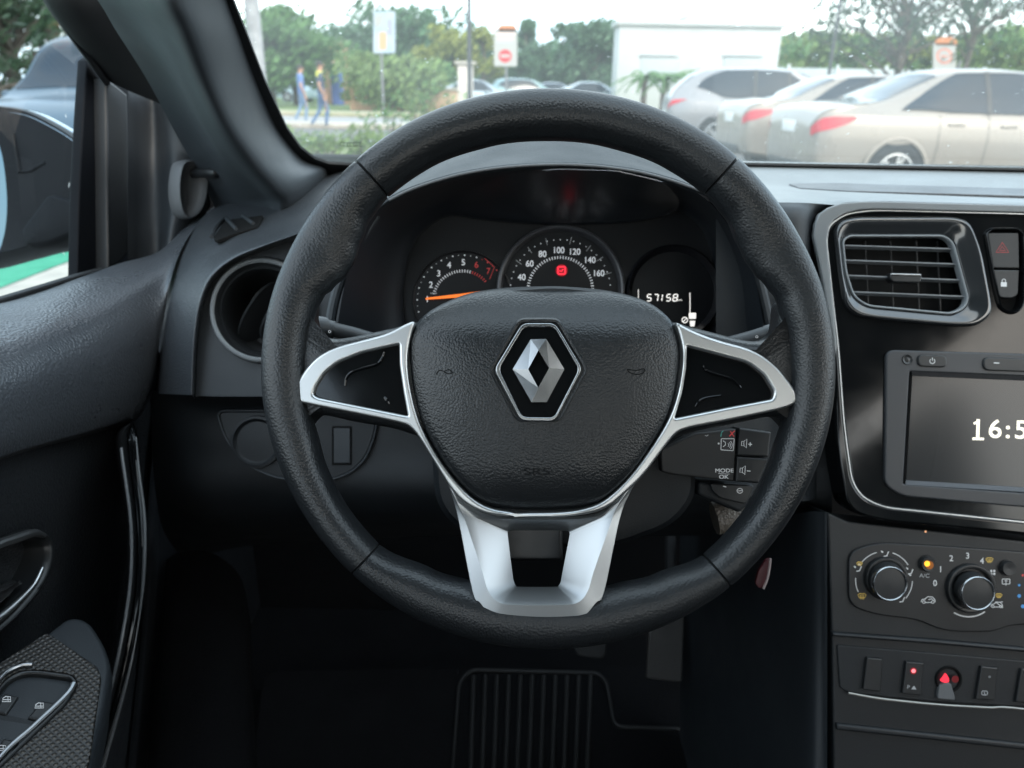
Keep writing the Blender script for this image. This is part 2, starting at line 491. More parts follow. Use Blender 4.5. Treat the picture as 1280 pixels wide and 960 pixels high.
def smoothpoly(p, k=1):
    P = [Vector(q) for q in p]
    for _ in range(k):
        P = [q for i in range(len(P)) for q in (P[i].lerp(P[(i+1) % len(P)], 0.25), P[i].lerp(P[(i+1) % len(P)], 0.75))]
    return P
solid('spoke_trim', smoothpoly(L_out, 2), [L_hole], 0.0055, 0.010, 0.0019, K['chrome'])
solid('spoke_trim', smoothpoly(R_out, 2), [R_hole], 0.0056, 0.010, 0.0019, K['chrome'])
# gloss-black button fields in the spokes
pl = solid('switch_panel', inset(L_hole, -2), [], 0.0015, 0.004, 0.0005, K['piano'])
pr = solid('switch_panel', inset(R_hole, -2), [], 0.0015, 0.004, 0.0005, K['piano'])
def ridge(pts, w, parent, h=0.0021, mat=None):
    P2 = cr(pts, False, 8); mb = MB()
    mb.tube([PW.pt(p.x, p.y, h) for p in P2], [PXW*w*(0.35+0.65*sin(pi*(0.08+0.84*i/(len(P2)-1)))) for i in range(len(P2))], 8)
    return mb.build('raised_ridge', mat or K['piano'], parent)
ridge([(432, 482), (434, 472), (441, 465), (455, 460), (472, 455), (478, 448), (481, 440)], 2.2, pl)
ridge([(487, 505), (484, 500), (481, 496)], 2.6, pl)
ridge([(878, 456), (881, 462), (892, 467), (912, 473), (921, 480), (925, 485)], 2.2, pr)
ridge([(868, 508), (873, 501), (882, 497), (900, 494)], 1.6, pr)

# ---- lower spoke: open silver U with a sunken inner slope
A = [(553, 588), (563, 612), (573, 648), (591, 739), (600, 753), (616, 770), (640, 773.5), (706, 773.5), (729, 770), (745, 753), (755, 739), (774, 650), (786, 618), (802, 588), (772, 622), (742, 643), (675, 646), (610, 643), (577, 622)]
B = [(577, 630), (580, 640), (584, 655), (605, 706), (612, 735), (623, 752), (644, 756), (702, 756), (722, 752), (734, 735), (741, 706), (760, 655), (764, 642), (769, 630), (760, 637), (738, 648), (675, 650), (612, 648), (586, 637)]
B = [(572, 628), (577, 640), (583, 655), (602, 712), (610, 738), (622, 752), (642, 756), (704, 756), (724, 752), (735, 738), (743, 712), (763, 655), (768, 640), (774, 628), (764, 634), (740, 647), (675, 650), (610, 647), (582, 634)]
Bi = [(593, 646), (594, 649), (596, 656), (612, 718), (617, 738), (626, 747), (644, 750.5), (702, 750.5), (718, 747), (727, 738), (733, 718), (752, 656), (753, 650), (753, 646), (746, 648), (725, 651), (675, 652), (622, 651), (602, 648)]
Cc = [(635, 664.5), (634.6, 667), (635, 672), (640.5, 716), (642.5, 727), (645, 732), (650, 733.5), (693, 733.5), (698, 732), (701, 727), (703, 716), (711.5, 672), (712, 667), (711, 664.5), (708, 663.3), (695, 663), (674, 663), (652, 663), (639, 663.3)]
def ringz(ring, zs):
    r = [Vector((p[0], p[1], z)) for p, z in zip(ring, zs)]
    return [PW.at(q.x, q.y, q.z) for q in cr(r, True, 6)]
nA = len(A)
def zprof(ring, lo, hi, y0=640, y1=760):
    return [lo+(hi-lo)*min(1, max(0, (p[1]-y0)/(y1-y0))) for p in ring]
mb = MB()
A2 = [(674+(x-674)*1.006, 690+(y-690)*1.006) for x, y in A]
rings = [ringz(A2, zprof(A, -0.012, -0.002)), ringz(A2, zprof(A, -0.004, 0.008)), ringz(A, zprof(A, 0.0, 0.0112)), ringz(B, zprof(B, 0.002, 0.0125)),
         ringz(Bi, zprof(Bi, 0.0005, 0.0095)), ringz(Cc, zprof(Cc, -0.012, -0.004)), ringz(Cc, zprof(Cc, -0.020, -0.016))]
mb.grid(rings, closed_v=True)
mb.build('lower_spoke', K['spoke'], wheel, True, 28)
mbs = MB(); mbs.tube([PW.pt(p.x, p.y, 0.0132 if p.y > 745 else 0.003+0.0102*max(0, (p.y-640)/105)) for p in cr(Bi[1:13], False, 6)], 0.0006, 8)

# ---- airbag cover
AB = [(508.5, 440), (510, 421), (518, 404), (541, 383), (582, 363.5), (627, 354.5), (680, 352), (732, 354), (776, 361), (815, 375), (840, 397), (849.5, 418), (853.5, 441), (852, 463), (846.5, 494), (835, 525), (813, 560), (786, 596), (755, 626.5), (730, 635), (700, 638.5), (674, 639.3), (645, 638.5), (614, 634), (591, 622), (568, 597), (545, 565), (528, 534), (519, 508), (512, 477)]
ABr = resample(cr(AB, True, 10), 260)
def abfn(px, py):
    t = min(1, max(0, (430-py)/78)); t2 = min(1, max(0, (py-575)/60)); t3 = min(1, max(0, (abs(px-680)-90)/85))
    return -0.024*t*t - 0.006*t2*t2 - 0.006*t3*t3
mb = MB()
prof = [(0, -0.016), (0.3, 0.001), (1.5, 0.0036), (4, 0.0062), (8, 0.0085)]
for k in range(1, 16): prof.append((8+k*9.0, 0.0085+0.0065*(1-(1-k/15)**2)))
G = []
cxa, cya = 680, 492
for ins, h in prof:
    if ins <= 8: ring = inset(ABr, ins)
    else:
        s = 1-(ins-8)/145.0
        base = inset(ABr, 8); ring = [Vector((cxa+(q.x-cxa)*s, cya+(q.y-cya)*s)) for q in base]
    G.append([PW.pt(q.x, q.y, h+abfn(q.x, q.y)) for q in ring])
mb.grid(G, closed_v=True)
c = sum(G[-1], Vector())/len(G[-1]); b0 = len(mb.v); mb.v += G[-1]+[c]
for k in range(len(G[-1])): mb.f.append((b0+k, b0+(k+1) % len(G[-1]), b0+len(G[-1]))); mb.mi.append(0)
airbag = mb.build('airbag_cover', K['airbag'], wheel, True, 60)
# horn marks and the word pressed into the cover, as very low relief
ik = Ink(on_surface(airbag, 555, 465), 0.0003)
ik.stroke(cr([(545, 468), (549, 463), (555, 464), (561, 462), (565, 466), (560, 467), (555, 465)], False, 6), 1.2)
ik.build('horn_mark', K['gap'], airbag); ik = Ink(on_surface(airbag, 795, 465), 0.0003)
ik.stroke(cr([(784, 461.5), (795, 463), (805, 461), (804, 466), (796, 468), (788, 466), (784, 462)], False, 6), 1.2)
ik.build('horn_mark', K['gap'], airbag)
ik = Ink(on_surface(airbag, 671, 590), 0.0004)
ik.text('SRS', 671, 590, 9, wide=1.75)
ik.build('pressed_lettering', pbr('pressed_mark', (0.006, 0.0065, 0.007), 0.7, spec=0.2), airbag)
# ---- emblem
PE = CP(D0-0.0150)
E6 = lambda pts: [(600+x/6.0, 380+y/6.0) for x, y in pts]
rec = rnd(E6([(285, 100), (595, 100), (825, 485), (605, 895), (268, 895), (55, 495)]), 9)
mb = MB(); dome_mb(mb, PE, resample(rec, 90), [(0, -0.0022), (2.5, 0.0006), (5.5, 0.0002), (7, -0.0010)], close=True)
mb.build('emblem_surround', K['airbag'], wheel)
hx = rnd(E6([(318, 143), (563, 143), (768, 487), (562, 882), (305, 876), (106, 490)]), 8)
hxi = rnd(E6([(330, 172), (558, 172), (742, 490), (556, 852), (316, 847), (142, 490)]), 7)
plate('emblem_ring', PE, [hx, hxi], 0.003, 0.0006, K['bright'], wheel, 0.0022)
plate('emblem_field', PE, [inset(hxi, -1)], 0.002, 0.0002, K['piano'], wheel, 0.0008)
def E(x, y, h): return PE.pt(600+x/6.0, 380+y/6.0, h)
lo, hi = 0.0011, 0.0042
P_ = [E(245, 490, lo), E(380, 265, lo), E(495, 265, hi), E(632, 490, lo), E(500, 735, lo), E(385, 735, hi), E(360, 490, hi), E(437, 348, hi), E(516, 482, hi), E(435, 628, hi)]
mb = MB(); mb.add(P_, [(0, 1, 2, 7, 6), (0, 6, 9, 5), (2, 3, 8, 7), (3, 4, 5, 9, 8)])
inn = [E(360, 490, lo), E(437, 348, lo), E(516, 482, lo), E(435, 628, lo)]
o4 = [P_[6], P_[7], P_[8], P_[9]]
for k in range(4): mb.add([o4[k], o4[(k+1) % 4], inn[(k+1) % 4], inn[k]], [(0, 1, 2, 3)])
out6 = [P_[0], P_[1], P_[2], P_[3], P_[4], P_[5]]
o6 = [p-PE.n*(0.0011 if i in (0, 1, 3, 4) else 0.0036) for i, p in enumerate(out6)]
for k in range(6): mb.add([out6[k], out6[(k+1) % 6], o6[(k+1) % 6], o6[k]], [(0, 1, 2, 3)])
mb.build('diamond_emblem', K['bright'], wheel, False, 0)

# ================================================================== STEERING COLUMN
colm = thing('steering_column', W(685, 520, 0.62), 'black steering column shroud with switch stalks behind the wheel', 'steering column')
PC = CP(0.56)
mb = MB()
o1 = resample(rnd([(575, 400), (785, 400), (850, 470), (880, 620), (850, 660), (770, 690), (600, 690), (540, 640), (530, 470)], 30), 100)
G = []
for s_, h in ((0.80, 0.002), (0.93, 0.0), (0.98, -0.008), (1.0, -0.03), (1.0, -0.16)):
    G.append([PC.pt(690+(q.x-690)*s_, 540+(q.y-540)*s_, h) for q in o1])
mb.grid(G, closed_v=True).ngon(G[0])
mb.build('shroud', K['dark'], colm)
# lower black block seen through the open spoke
plate('lower_block', CP(0.545), [rnd([(622, 655), (704, 655), (704, 702), (622, 702)], 4)], 0.05, 0.003, K['satin'], colm)
def stalk(pts, rr, name='stalk'):
    mb = MB(); mb.tube(pts, rr, 20)
    return mb.build(name, K['stalk'], colm, True, 35)
d1 = 0.545
s1 = stalk([W(391.8, 407, d1), W(392.6, 407, d1), W(404, 409.2, d1), W(406, 409.6, d1+.001), W(406.3, 409.6, d1+.001), W(417, 412, d1+.002), W(418, 412.2, d1+.002), W(418.3, 412.3, d1+.002), W(440, 418, d1+.005), W(500, 436, d1+.015), W(570, 455, d1+.03)],
           [0.0058, 0.0072, 0.0076, 0.0074, 0.0062, 0.0062, 0.006, 0.0054, 0.0056, 0.0062, 0.008])
s2 = stalk([W(982, 412, d1), W(975, 413, d1), W(967, 415, d1), W(966.5, 415, d1), W(957, 417.5, d1), W(956.5, 417.5, d1), W(940, 423, d1+.004), W(880, 440, d1+.015), W(800, 458, d1+.03)],
           [0.006, 0.0072, 0.0072, 0.0062, 0.0062, 0.0056, 0.0058, 0.0064, 0.008])
for st, cx_, cy_ in ((s1, 399, 411), (s1, 412, 414.5), (s2, 946, 421)):
    ik = Ink(CP(d1-0.0078)); ik.stroke(ell(cx_, cy_, 1.4), 0.7, closed=True); ik.build('printed_symbol', K['ink'], st)
# audio remote pod
PR = CP(0.548)
S5 = lambda pts: [(780+x/5.332, 500+y/5.332) for x, y in pts]
pod = plate('audio_remote', PR, [rnd(S5([(240, 330), (470, 220), (750, 190), (750, 300), (738, 545), (320, 498), (250, 480)]), 3)], 0.03, 0.0016, grain('pod_plastic', (0.024, 0.023, 0.023), 0.5, 1300, 0.0001, 0.3), colm)
b1 = plate('volume_button', PR, [rnd(S5([(768, 185), (983, 213), (965, 383), (755, 372)]), 2)], 0.02, 0.0016, K['key'], pod, 0.002)
b2 = plate('volume_button', PR, [rnd(S5([(753, 376), (962, 390), (935, 470), (900, 556), (742, 546)]), 2)], 0.02, 0.0016, K['key'], pod, 0.002)
ik = Ink(PR, 0.0004)
Q = lambda pts: S5(pts)
ik.stroke(rnd(Q([(648, 258), (735, 258), (728, 338), (646, 332)]), 1.2), 0.9, closed=True)
ik.stroke(Q([(660, 272), (676, 282), (676, 300), (660, 312)]), 0.9)
for r_ in (3, 5.2, 7.4): ik.stroke([(780+682/5.332+r_*cos(t), 500+300/5.332+r_*0.9*sin(t)) for t in [-0.8+0.2*i for i in range(9)]], 0.7)
ik.disc(780+631/5.332, 500+290/5.332, 1.2)
ik.text('MODE', 780+668/5.332, 500+472/5.332, 4.6, wide=1.25, bold=0.2)
ik.stroke(Q([(628, 490), (704, 494)]), 0.5)
ik.text('OK', 780+664/5.332, 500+514/5.332, 4.6, wide=1.25, bold=0.2)
ik.stroke(Q([(540, 236), (552, 240), (562, 232)]), 0.7)
ik.stroke(Q([(645, 245), (650, 215), (662, 206)]), 1.3, 1)
ik.stroke(Q([(702, 242), (738, 205)]), 1.5, 2); ik.stroke(Q([(708, 208), (734, 244)]), 1.2, 2)
ik.build('printed_symbol', [K['ink'], inkm('green_print', (0.08, 0.35, 0.3), 0.2), K['red']], pod)
def spk(ik, x, y, plus):
    ik.stroke(S5([(x, y-14), (x+14, y-14), (x+14, y+14), (x-3, y+14), (x, y-14)]), 0.8)
    ik.stroke(S5([(x+14, y-14), (x+34, y-30), (x+30, y+30), (x+14, y+14)]), 0.8)
    ik.stroke(S5([(x+44, y+4), (x+68, y+6)]), 1.0)
    if plus: ik.stroke(S5([(x+57, y-8), (x+55, y+18)]), 1.0)
ik = Ink(PR, 0.0024); spk(ik, 785, 290, True); ik.build('printed_symbol', K['ink'], b1)
ik = Ink(PR, 0.0024); spk(ik, 775, 468, False); ik.build('printed_symbol', K['ink'], b2)
PV = CP(0.565)
low = plate('lower_switch', PV, [rnd(S5([(490, 540), (870, 560), (830, 700), (775, 755), (640, 700), (495, 640)]), 5)], 0.03, 0.003, K['dark'], colm)
plate('switch_key', PV, [rnd(S5([(575, 555), (868, 570), (840, 650), (810, 695), (640, 655), (590, 610)]), 3)], 0.006, 0.001, K['key'], low, 0.003)
ik = Ink(PV, 0.0034); ik.stroke(ell(780+772/5.332, 500+605/5.332, 3.4, 3), 0.8, closed=True); ik.stroke(S5([(760, 606), (786, 604)]), 0.8); ik.stroke(S5([(660, 574), (682, 580)]), 1.2)
ik.build('printed_symbol', K['ink'], low)
mb = MB(); mb.tube([W(893, 648, 0.60), W(930, 640, 0.60)], 0.013, 24); mb.build('ignition_collar', grain('speckled_collar', (0.10, 0.085, 0.07), 0.5, 500, 0.001, 0.9, dust=0.9), colm)
# key with red tag hanging below the switch
tagk = thing('key_tag', W(952, 720, 0.60), 'small red key tag hanging behind the lower right rim', 'key tag')
mb = MB(); 
kp = [(944, 730), (948, 714), (958, 699), (965, 698), (962, 716), (955, 734), (949, 736)]
me = plate_mesh(CP(0.6), [rnd(kp, 3)], 0.004, 0.0008); mb.mesh(me)
mb.build('tag_body', pbr('red_plastic', (0.05, 0.003, 0.006), 0.5), tagk)
mb = MB(); mb.tube([W(p[0], p[1], 0.597) for p in cr([(963, 698), (962, 708), (959, 724), (954, 736)], False, 6)], 0.0010, 8)
mb.build('tag_edge', pbr('pale_edge', (0.28, 0.22, 0.21), 0.4), tagk)
# ================================================================== DASHBOARD
dash = thing('dashboard', W(690, 700, 0.85), 'black grained dashboard with gauges, air vents and gloss black centre stack', 'dashboard')
def L3(rows): return [[W(*p) for p in r] for r in rows]
def wsd(px, py, off=0.0):
    """depth at which a sight line meets the windscreen plane"""
    r = ray(px, py); t30 = math.tan(math.radians(30))
    return (1.113+t30*0.95-1.2)/(r.z+t30*r.y)+off
# top pad, right of the binnacle
def dt(pts): return [W(p[0], p[1], p[2]) for p in pts]
xs = [895, 912, 930, 960, 1010, 1100, 1280, 1500, 1750]
def rowy(y0, y1, y2): return [y0+(y1-y0)*max(0, (x-860))/420 + (0 if x < 1280 else (x-1280)*0.02) for x in xs]
def toprow(y_at_900, y_at_1280, d):
    return [W(x, y_at_900+(y_at_1280-y_at_900)*(x-900)/380, d) for x in xs]
rows = [toprow(201, 209, 0.935), toprow(206, 214, 0.905), toprow(214, 223, 0.865), toprow(222, 230, 0.835), toprow(226, 234, 0.82),
        toprow(229.5, 241, 0.80), toprow(233, 246.5, 0.775), toprow(240, 250, 0.735), toprow(246, 254, 0.69), toprow(252, 258, 0.667),
        toprow(268, 272, 0.660), toprow(320, 310, 0.664), toprow(470, 470, 0.675), toprow(620, 640, 0.69)]
for k_ in (9, 10, 11, 12, 13):
    for j_ in range(len(xs)):
        if xs[j_] > 1012: rows[k_][j_] = rows[k_][j_] + F*(0.012 if k_ == 9 else 0.085)
# shallow demister channel
loft('top_pad', rows[:10], K['dash_lit'], dash, 4, 6); loft('front_pad', rows[9:], K['trim'], dash, 4, 6)  # top uses the lit copy, front the darker trim
PT = Plane(W(1150, 236, 0.80), (W(1280, 236, 0.80)-W(1000, 230, 0.80)).cross(W(1100, 212, 0.905)-W(1100, 250, 0.70)))
if PT.n.z < 0: PT = Plane(PT.o, -PT.n)
plate('defroster_slot', PT, [rnd([(985, 229.5), (1040, 228.5), (1290, 236), (1750, 250), (1750, 262), (1290, 245), (1060, 238.5), (1000, 235)], 3)], 0.004, 0.0008, K['dash'], dash, 0.0015)
mb = MB()
for i in range(0):
    x = 1006+i*12.4
    y0 = 231+(x-1000)*0.030; y1 = 236+(x-1000)*0.033
    mb.tube([PT.pt(x, y0, 0.0042), PT.pt(x+3, y1, 0.0042)], 0.0008, 4)
# left shoulder of the dash, from the pillar foot to the brow over the round vent
r0 = [(197, 492, .79), (202, 430, .79), (208, 372, .81), (226, 312, .85), (266, 262, .915), (330, 246, .935), (400, 222, .94), (470, 200, .95), (560, 190, .95)]
r2 = [(240, 494, .720), (243, 425, .716), (250, 378, .714), (264, 345, .712), (291, 322, .71), (332, 305, .70), (380, 288, .69), (450, 258, .68), (520, 236, .67)]
def mix(a, b, t, dd): return [(p[0]+(q[0]-p[0])*t, p[1]+(q[1]-p[1])*t, p[2]+(q[2]-p[2])*t+dd) for p, q in zip(a, b)]
r00 = [(p[0]-3, p[1]+2, p[2]+0.05) for p in r0]
r25 = [(p[0]+3, p[1]+4, p[2]+0.012) for p in r2]; r3 = [(p[0]+5, p[1]+7, p[2]+0.05) for p in r2]
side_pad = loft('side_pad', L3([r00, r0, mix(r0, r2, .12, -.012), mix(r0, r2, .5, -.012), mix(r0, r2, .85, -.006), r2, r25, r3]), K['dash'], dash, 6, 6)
PF = CP(0.735)
fas = [Vector(p[:2]) for p in cr([(p[0], p[1]) for p in r2], False, 6)]+[Vector((560, 300)), Vector((540, 500)), Vector((400, 500)), Vector((240, 500))]
mb = MB(); dome_mb(mb, PF, resample(fas, 200), [(-4, -0.03), (1, -0.006), (5, 0.0), (9, 0.0015)], close=False)
mb.build('vent_fascia_edge', K['trim'], dash)
plate('vent_fascia', PF, [inset(fas, 4), ell(329, 388, 58, 58)], 0.006, 0.0005, K['trim'], dash, 0.0015)
# side demister vent (a wedge-shaped opening with ribs)
PSd = on_surface(side_pad, 297, 284, 0.001)
dm = plate('side_vent', PSd, [rnd([(266, 298), (281, 275), (329, 269), (322, 283), (296, 291), (271, 300)], 2)], 0.004, 0.0006, K['gap'], dash, 0.002)
mb = MB()
for a_, b_ in (((284, 276), (297, 290)), ((305, 273), (318, 283))): mb.tube([PSd.pt(*a_, 0.003), PSd.pt(*b_, 0.003)], 0.0022, 8)
mb.tube([PSd.pt(*p, 0.0028) for p in cr([(266, 299), (271, 288), (282, 276)], False, 5)], 0.0024, 8)
mb.build('vent_rib', K['trim'], dm)
# round vent
PVn = CP(0.728)
Mv = Matrix.Translation(PVn.hit(329, 388)) @ Matrix(((R.x, U.x, -F.x, 0), (R.y, U.y, -F.y, 0), (R.z, U.z, -F.z, 0), (0, 0, 0, 1)))
k = 0.728/FPX
mb = MB(); mb.lathe(Mv, [(67*k, -0.012), (67*k, -0.002), (66*k, 0.002), (63.5*k, 0.004), (60*k, 0.0045), (57.5*k, 0.002), (55.5*k, -0.002), (53*k, -0.001), (51.5*k, -0.003), (50*k, -0.02), (47*k, -0.06), (10*k, -0.065)], 72)
rv = mb.build('round_vent', K['satin'], dash, True, 40)
mb = MB(); mb.lathe(Mv, [(65.5*k, 0.0027), (63.5*k, 0.0052), (61*k, 0.0058), (59*k, 0.0042)], 72)
mb.build('vent_ring', pbr('vent_ring_grey', (0.20, 0.21, 0.215), 0.4, var=0.05), rv)
def flap(offset, tilt):
    Mf = Mv @ Matrix.Translation((offset*k, 0, -0.022)) @ Matrix.Rotation(math.radians(-32), 4, 'Z') @ Matrix.Rotation(math.radians(tilt), 4, 'Y')
    n = 40; G = []
    mb = MB()
    pts = [Mf @ Vector((44*k*cos(2*pi*i/n)*0.55, 44*k*sin(2*pi*i/n), 0.004*cos(2*pi*i/n)**2)) for i in range(n)]
    pts2 = [p-(Mf.to_3x3() @ Vector((0, 0, 1)))*0.003 for p in pts]
    mb.grid([pts, pts2], closed_v=True).ngon(pts).ngon(pts2)
    return mb.build('vent_flap', K['satin'], rv, True, 30)
flap(-12, 58); flap(16, 58)
mb = MB(); mb.tube([Mv @ Vector((x*k, y*k, -0.0165)) for x, y in cr([(0, 34), (-12, 18), (-25, -2), (-35, -26)], False, 8)], 0.0009, 8)
mb.build('flap_highlight', pbr('flap_highlight_grey', (0.3, 0.31, 0.32), 0.3), rv)  # highlight across the flap, drawn as a thin pale tube

# instrument binnacle
lip = [(440, 300), (452, 280), (468, 262), (486, 248), (515, 234), (560, 219.5), (600, 211), (640, 206), (690, 203.5), (740, 205), (790, 211), (830, 220.5), (862, 231), (886, 240), (902, 254), (918, 274), (932, 300)]
def yl(x):
    for a_, b_ in zip(lip, lip[1:]):
        if a_[0] <= x <= b_[0]: return a_[1]+(b_[1]-a_[1])*(x-a_[0])/(b_[0]-a_[0])
DL = 0.625
def crown(px, amt, d):
    out = []
    for x, y in lip:
        t = max(0, 1-abs(x-687)/245.0)
        out.append(W(687+(x-687)*(1.0), y-amt*t**0.8, d))
    return out
rowsH = [[W(x, y+7, DL+0.004) for x, y in lip], [W(x, y+3, DL) for x, y in lip], [W(x, y, DL+0.001) for x, y in lip], [W(x, y-1.5, DL+0.004) for x, y in lip],
         crown(0, 12, DL+0.03), crown(0, 26, DL+0.07), crown(0, 40, DL+0.12), crown(0, 44, DL+0.19), [W(687+(x-687)*1.0, 196+abs(x-687)*0.12, 0.925) for x, y in lip]]
loft('binnacle_hood', rowsH, K['hood'], dash, 5, 5)
mb = MB(); mb.tube([W(p.x, p.y+2.2, DL-0.001) for p in cr(lip[3:14], False, 6)], 0.0012, 8)
mb.build('hood_lip', pbr('hood_lip_grey', (0.12, 0.125, 0.13), 0.35), dash)
# underside / cavity of the binnacle
inner = [(505, 420), (500, 380), (503, 345), (510, 315), (524, 290), (558, 268), (600, 272), (642, 276), (690, 278), (738, 278), (786, 276), (826, 270), (852, 262), (880, 285), (893, 320), (898, 360), (900, 420)]
lipx = [(418, 430), (432, 350), (450, 300), (474, 262), (515, 238), (560, 224), (600, 216), (640, 211), (690, 208.5), (740, 210), (790, 216), (830, 225), (862, 236), (892, 258), (922, 300), (944, 350), (958, 430)]
rowsC = [[W(x, y, DL+0.004) for x, y in lipx], [W(x*.75+u*.25, y*.8+v*.2, DL+0.03) for (x, y), (u, v) in zip(lipx, inner)],
         [W(x*.35+u*.65, y*.38+v*.62, DL+0.075) for (x, y), (u, v) in zip(lipx, inner)], [W(u, v, 0.722) for u, v in inner], [W(u+(690-u)*.02, v+3, 0.735) for u, v in inner]]
clus = loft('instrument_cluster', rowsC, K['lensgloss'], dash, 5, 5)
PG = CP(0.733)
plate('cluster_face', PG, [rect(480, 252, 925, 520, 10)], 0.01, 0.0, pbr('cluster_black', (0.005, 0.0055, 0.007), 0.35), clus)
# side wall between binnacle and fascia, soft-edged vertical ribs
mb = MB(); mb.tube([W(p.x, p.y, 0.640) for p in cr([(408, 440), (417, 380), (430, 340), (450, 300), (470, 268)], False, 6)], 0.0045, 10)
mb.build('binnacle_side_edge', K['trim'], dash)
mb = MB(); mb.tube([W(p.x, p.y, 0.640) for p in cr([(968, 440), (956, 380), (942, 330), (920, 282), (898, 252)], False, 6)], 0.0045, 10)
mb.build('binnacle_side_edge', K['trim'], dash)
# --- dials
def polar(cx, cy, r, a): return (cx+r*sin(math.radians(a)), cy-r*cos(math.radians(a)))
Mg = lambda cx, cy: Matrix.Translation(PG.hit(cx, cy)) @ Matrix(((R.x, U.x, -F.x, 0), (R.y, U.y, -F.y, 0), (R.z, U.z, -F.z, 0), (0, 0, 0, 1)))
kg = 0.733/FPX
# speedometer
sx, sy = 700.5, 362
mb = MB(); mb.lathe(Mg(sx, sy), [(79.5*kg, 0.0), (79.5*kg, 0.006), (78.5*kg, 0.0085), (76.5*kg, 0.009), (74.5*kg, 0.008), (73*kg, 0.002), (72*kg, 0.0005)], 96)
spd = mb.build('speedometer', pbr('dial_ring', (0.055, 0.056, 0.062), 0.3), clus, True, 40)
ik = Ink(PG, 0.0012)
for t, x, y in (('40', 652, 347), ('60', 662, 330), ('80', 678, 318), ('100', 698, 313.3), ('120', 718, 315.2), ('140', 737, 325.5), ('160', 748, 342)):
    ik.text(t, x, y, 7.6, wide=0.92, bold=0.3)
for i in range(-15, 17):
    a = i*7.7/1.0
    if abs(a) > 112: continue
    big = False
    x, y = polar(sx, sy, 62.5, a); ik.disc(x, y, 0.75, n=8)
for a in (-57, -38, -16.5, 11.5, 34, 52, 71): ik.stroke([polar(sx, sy, 58, a), polar(sx, sy, 67, a+0.5)], 0.8, 1)
for i in range(-21, 22):
    a = i*4.9
    ik.stroke([polar(sx, sy, 38.5, a), polar(sx, sy, 42.0, a)], 1.15)
ik.build('dial_scale', [K['inkvis'], K['inkdim']], spd)
ik = Ink(PG, 0.0014)
ik.disc(702, 338, 7.5, 0, 28)
o_ = ik.build('warning_halo', [pbr('red_halo', (0.05, 0.0, 0.0), 0.5, emit=(0.8, 0.005, 0.03), es=0.32)], spd)  # dim glowing disc painted around the brake symbol as its halo
ik = Ink(PG, 0.0018)
ik.stroke(rnd([(697.5, 333.5), (706.5, 333.5), (706.5, 342.5), (697.5, 342.5)], 2.0), 2.0, 0, True); ik.stroke([(699.5, 338), (701.5, 339.5), (704, 336.5)], 1.5)
ik.build('brake_warning', [K['redlamp']], spd)
# tachometer
tx, ty = 578.5, 376
mb = MB(); mb.lathe(Mg(tx, ty), [(63*kg, 0.0), (62.6*kg, 0.0012), (61.5*kg, 0.0016), (60.5*kg, 0.001), (60*kg, 0.0)], 72)
tac = mb.build('tachometer', pbr('dial_ring_dark', (0.018, 0.018, 0.02), 0.3), clus)
ik = Ink(PG, 0.0012)
for t, x, y, m in (('1', 534, 374.5, 0), ('2', 538.5, 356.5, 0), ('3', 548.2, 342.2, 0), ('4', 561.3, 331.8, 0), ('5', 579, 328.4, 0), ('6', 595.5, 331.5, 1), ('7', 610.3, 339.2, 1)):
    ik.text(t, x, y, 7.6, m, wide=0.95, bold=0.3 if not m else 0.15)
for i in range(22):
    a = -104+i*7.6
    m = 1 if a > 18 else 0
    x, y = polar(tx, ty, 57, a)
    if i % 2: ik.disc(x, y, 0.55, m, 8)
    else: ik.disc(x, y, 0.95, m, 8)
for i in range(26):
    a = -76+i*5.0
    m = 1 if a > 17 else 0
    ik.stroke([polar(tx, ty, 35.5, a), polar(tx, ty, 39.0, a)], 1.1, m)
ik.stroke([(612, 349), (618, 334), (606, 323)], 0.8, 1)
for j in range(4): ik.stroke([(538+j*2.2, 366.6), (539.6+j*2.2, 366.6)], 1.6, 2)
ik.build('dial_scale', [K['inkvis'], K['red'], K['inkdim']], tac)
ik = Ink(PG, 0.003); ik.poly([(532, 372.3), (532, 374.6), (578, 371.5), (600, 368), (600, 364), (578, 367)])
ik.build('needle', K['orange'], tac)
# right-hand trip display
dx_, dy_ = 841, 366
mb = MB(); mb.lathe(Mg(dx_, dy_), [(60*kg, 0.0), (59*kg, 0.006), (57*kg, 0.008), (54*kg, 0.004), (51*kg, 0.001)], 72)
trip = mb.build('trip_display', pbr('dial_ring_dark2', (0.010, 0.0105, 0.013), 0.25), clus)
ik = Ink(PG, 0.0012)
SEG = {'5': 'afgcd', '7': 'abc', '1': 'bc', '8': 'abcdefg'}
def seg7(ch, x, y, w, h, sl=0.16):
    pts = {'a': ((0, 0), (w, 0)), 'b': ((w, 0), (w, h/2)), 'c': ((w, h/2), (w, h)), 'd': ((0, h), (w, h)), 'e': ((0, h/2), (0, h)), 'f': ((0, 0), (0, h/2)), 'g': ((0, h/2), (w, h/2))}
    for s_ in SEG[ch]:
        (x0, y0), (x1, y1) = pts[s_]
        f_ = lambda u, v: (x+u+(h-v)*sl, y+v)
        dx, dy = (x1-x0)*0.08, (y1-y0)*0.08
        ik.stroke([f_(x0+dx, y0+dy), f_(x1-dx, y1-dy)], 1.35)
for ch, x in zip('57158', (808.3, 816.8, 822.0, 832.6, 840.9)): seg7(ch, x, 368, 5.0, 8.2)
ik.text('km', 849.5, 374.8, 3.0, wide=1.2)
ik.stroke([(862.5, 366), (862.5, 396)], 1.0); ik.stroke([(798, 362), (798, 374)], 0.8)
ik.poly(rnd([(861, 391), (870, 391), (870, 398.5), (861, 398.5)], 1)); ik.poly([(862, 401), (869, 401), (868, 408), (863, 408)])
ik.stroke(ell(856, 400, 3.4), 1.1, 0, True); ik.stroke([(854, 402), (858, 398)], 1.0)
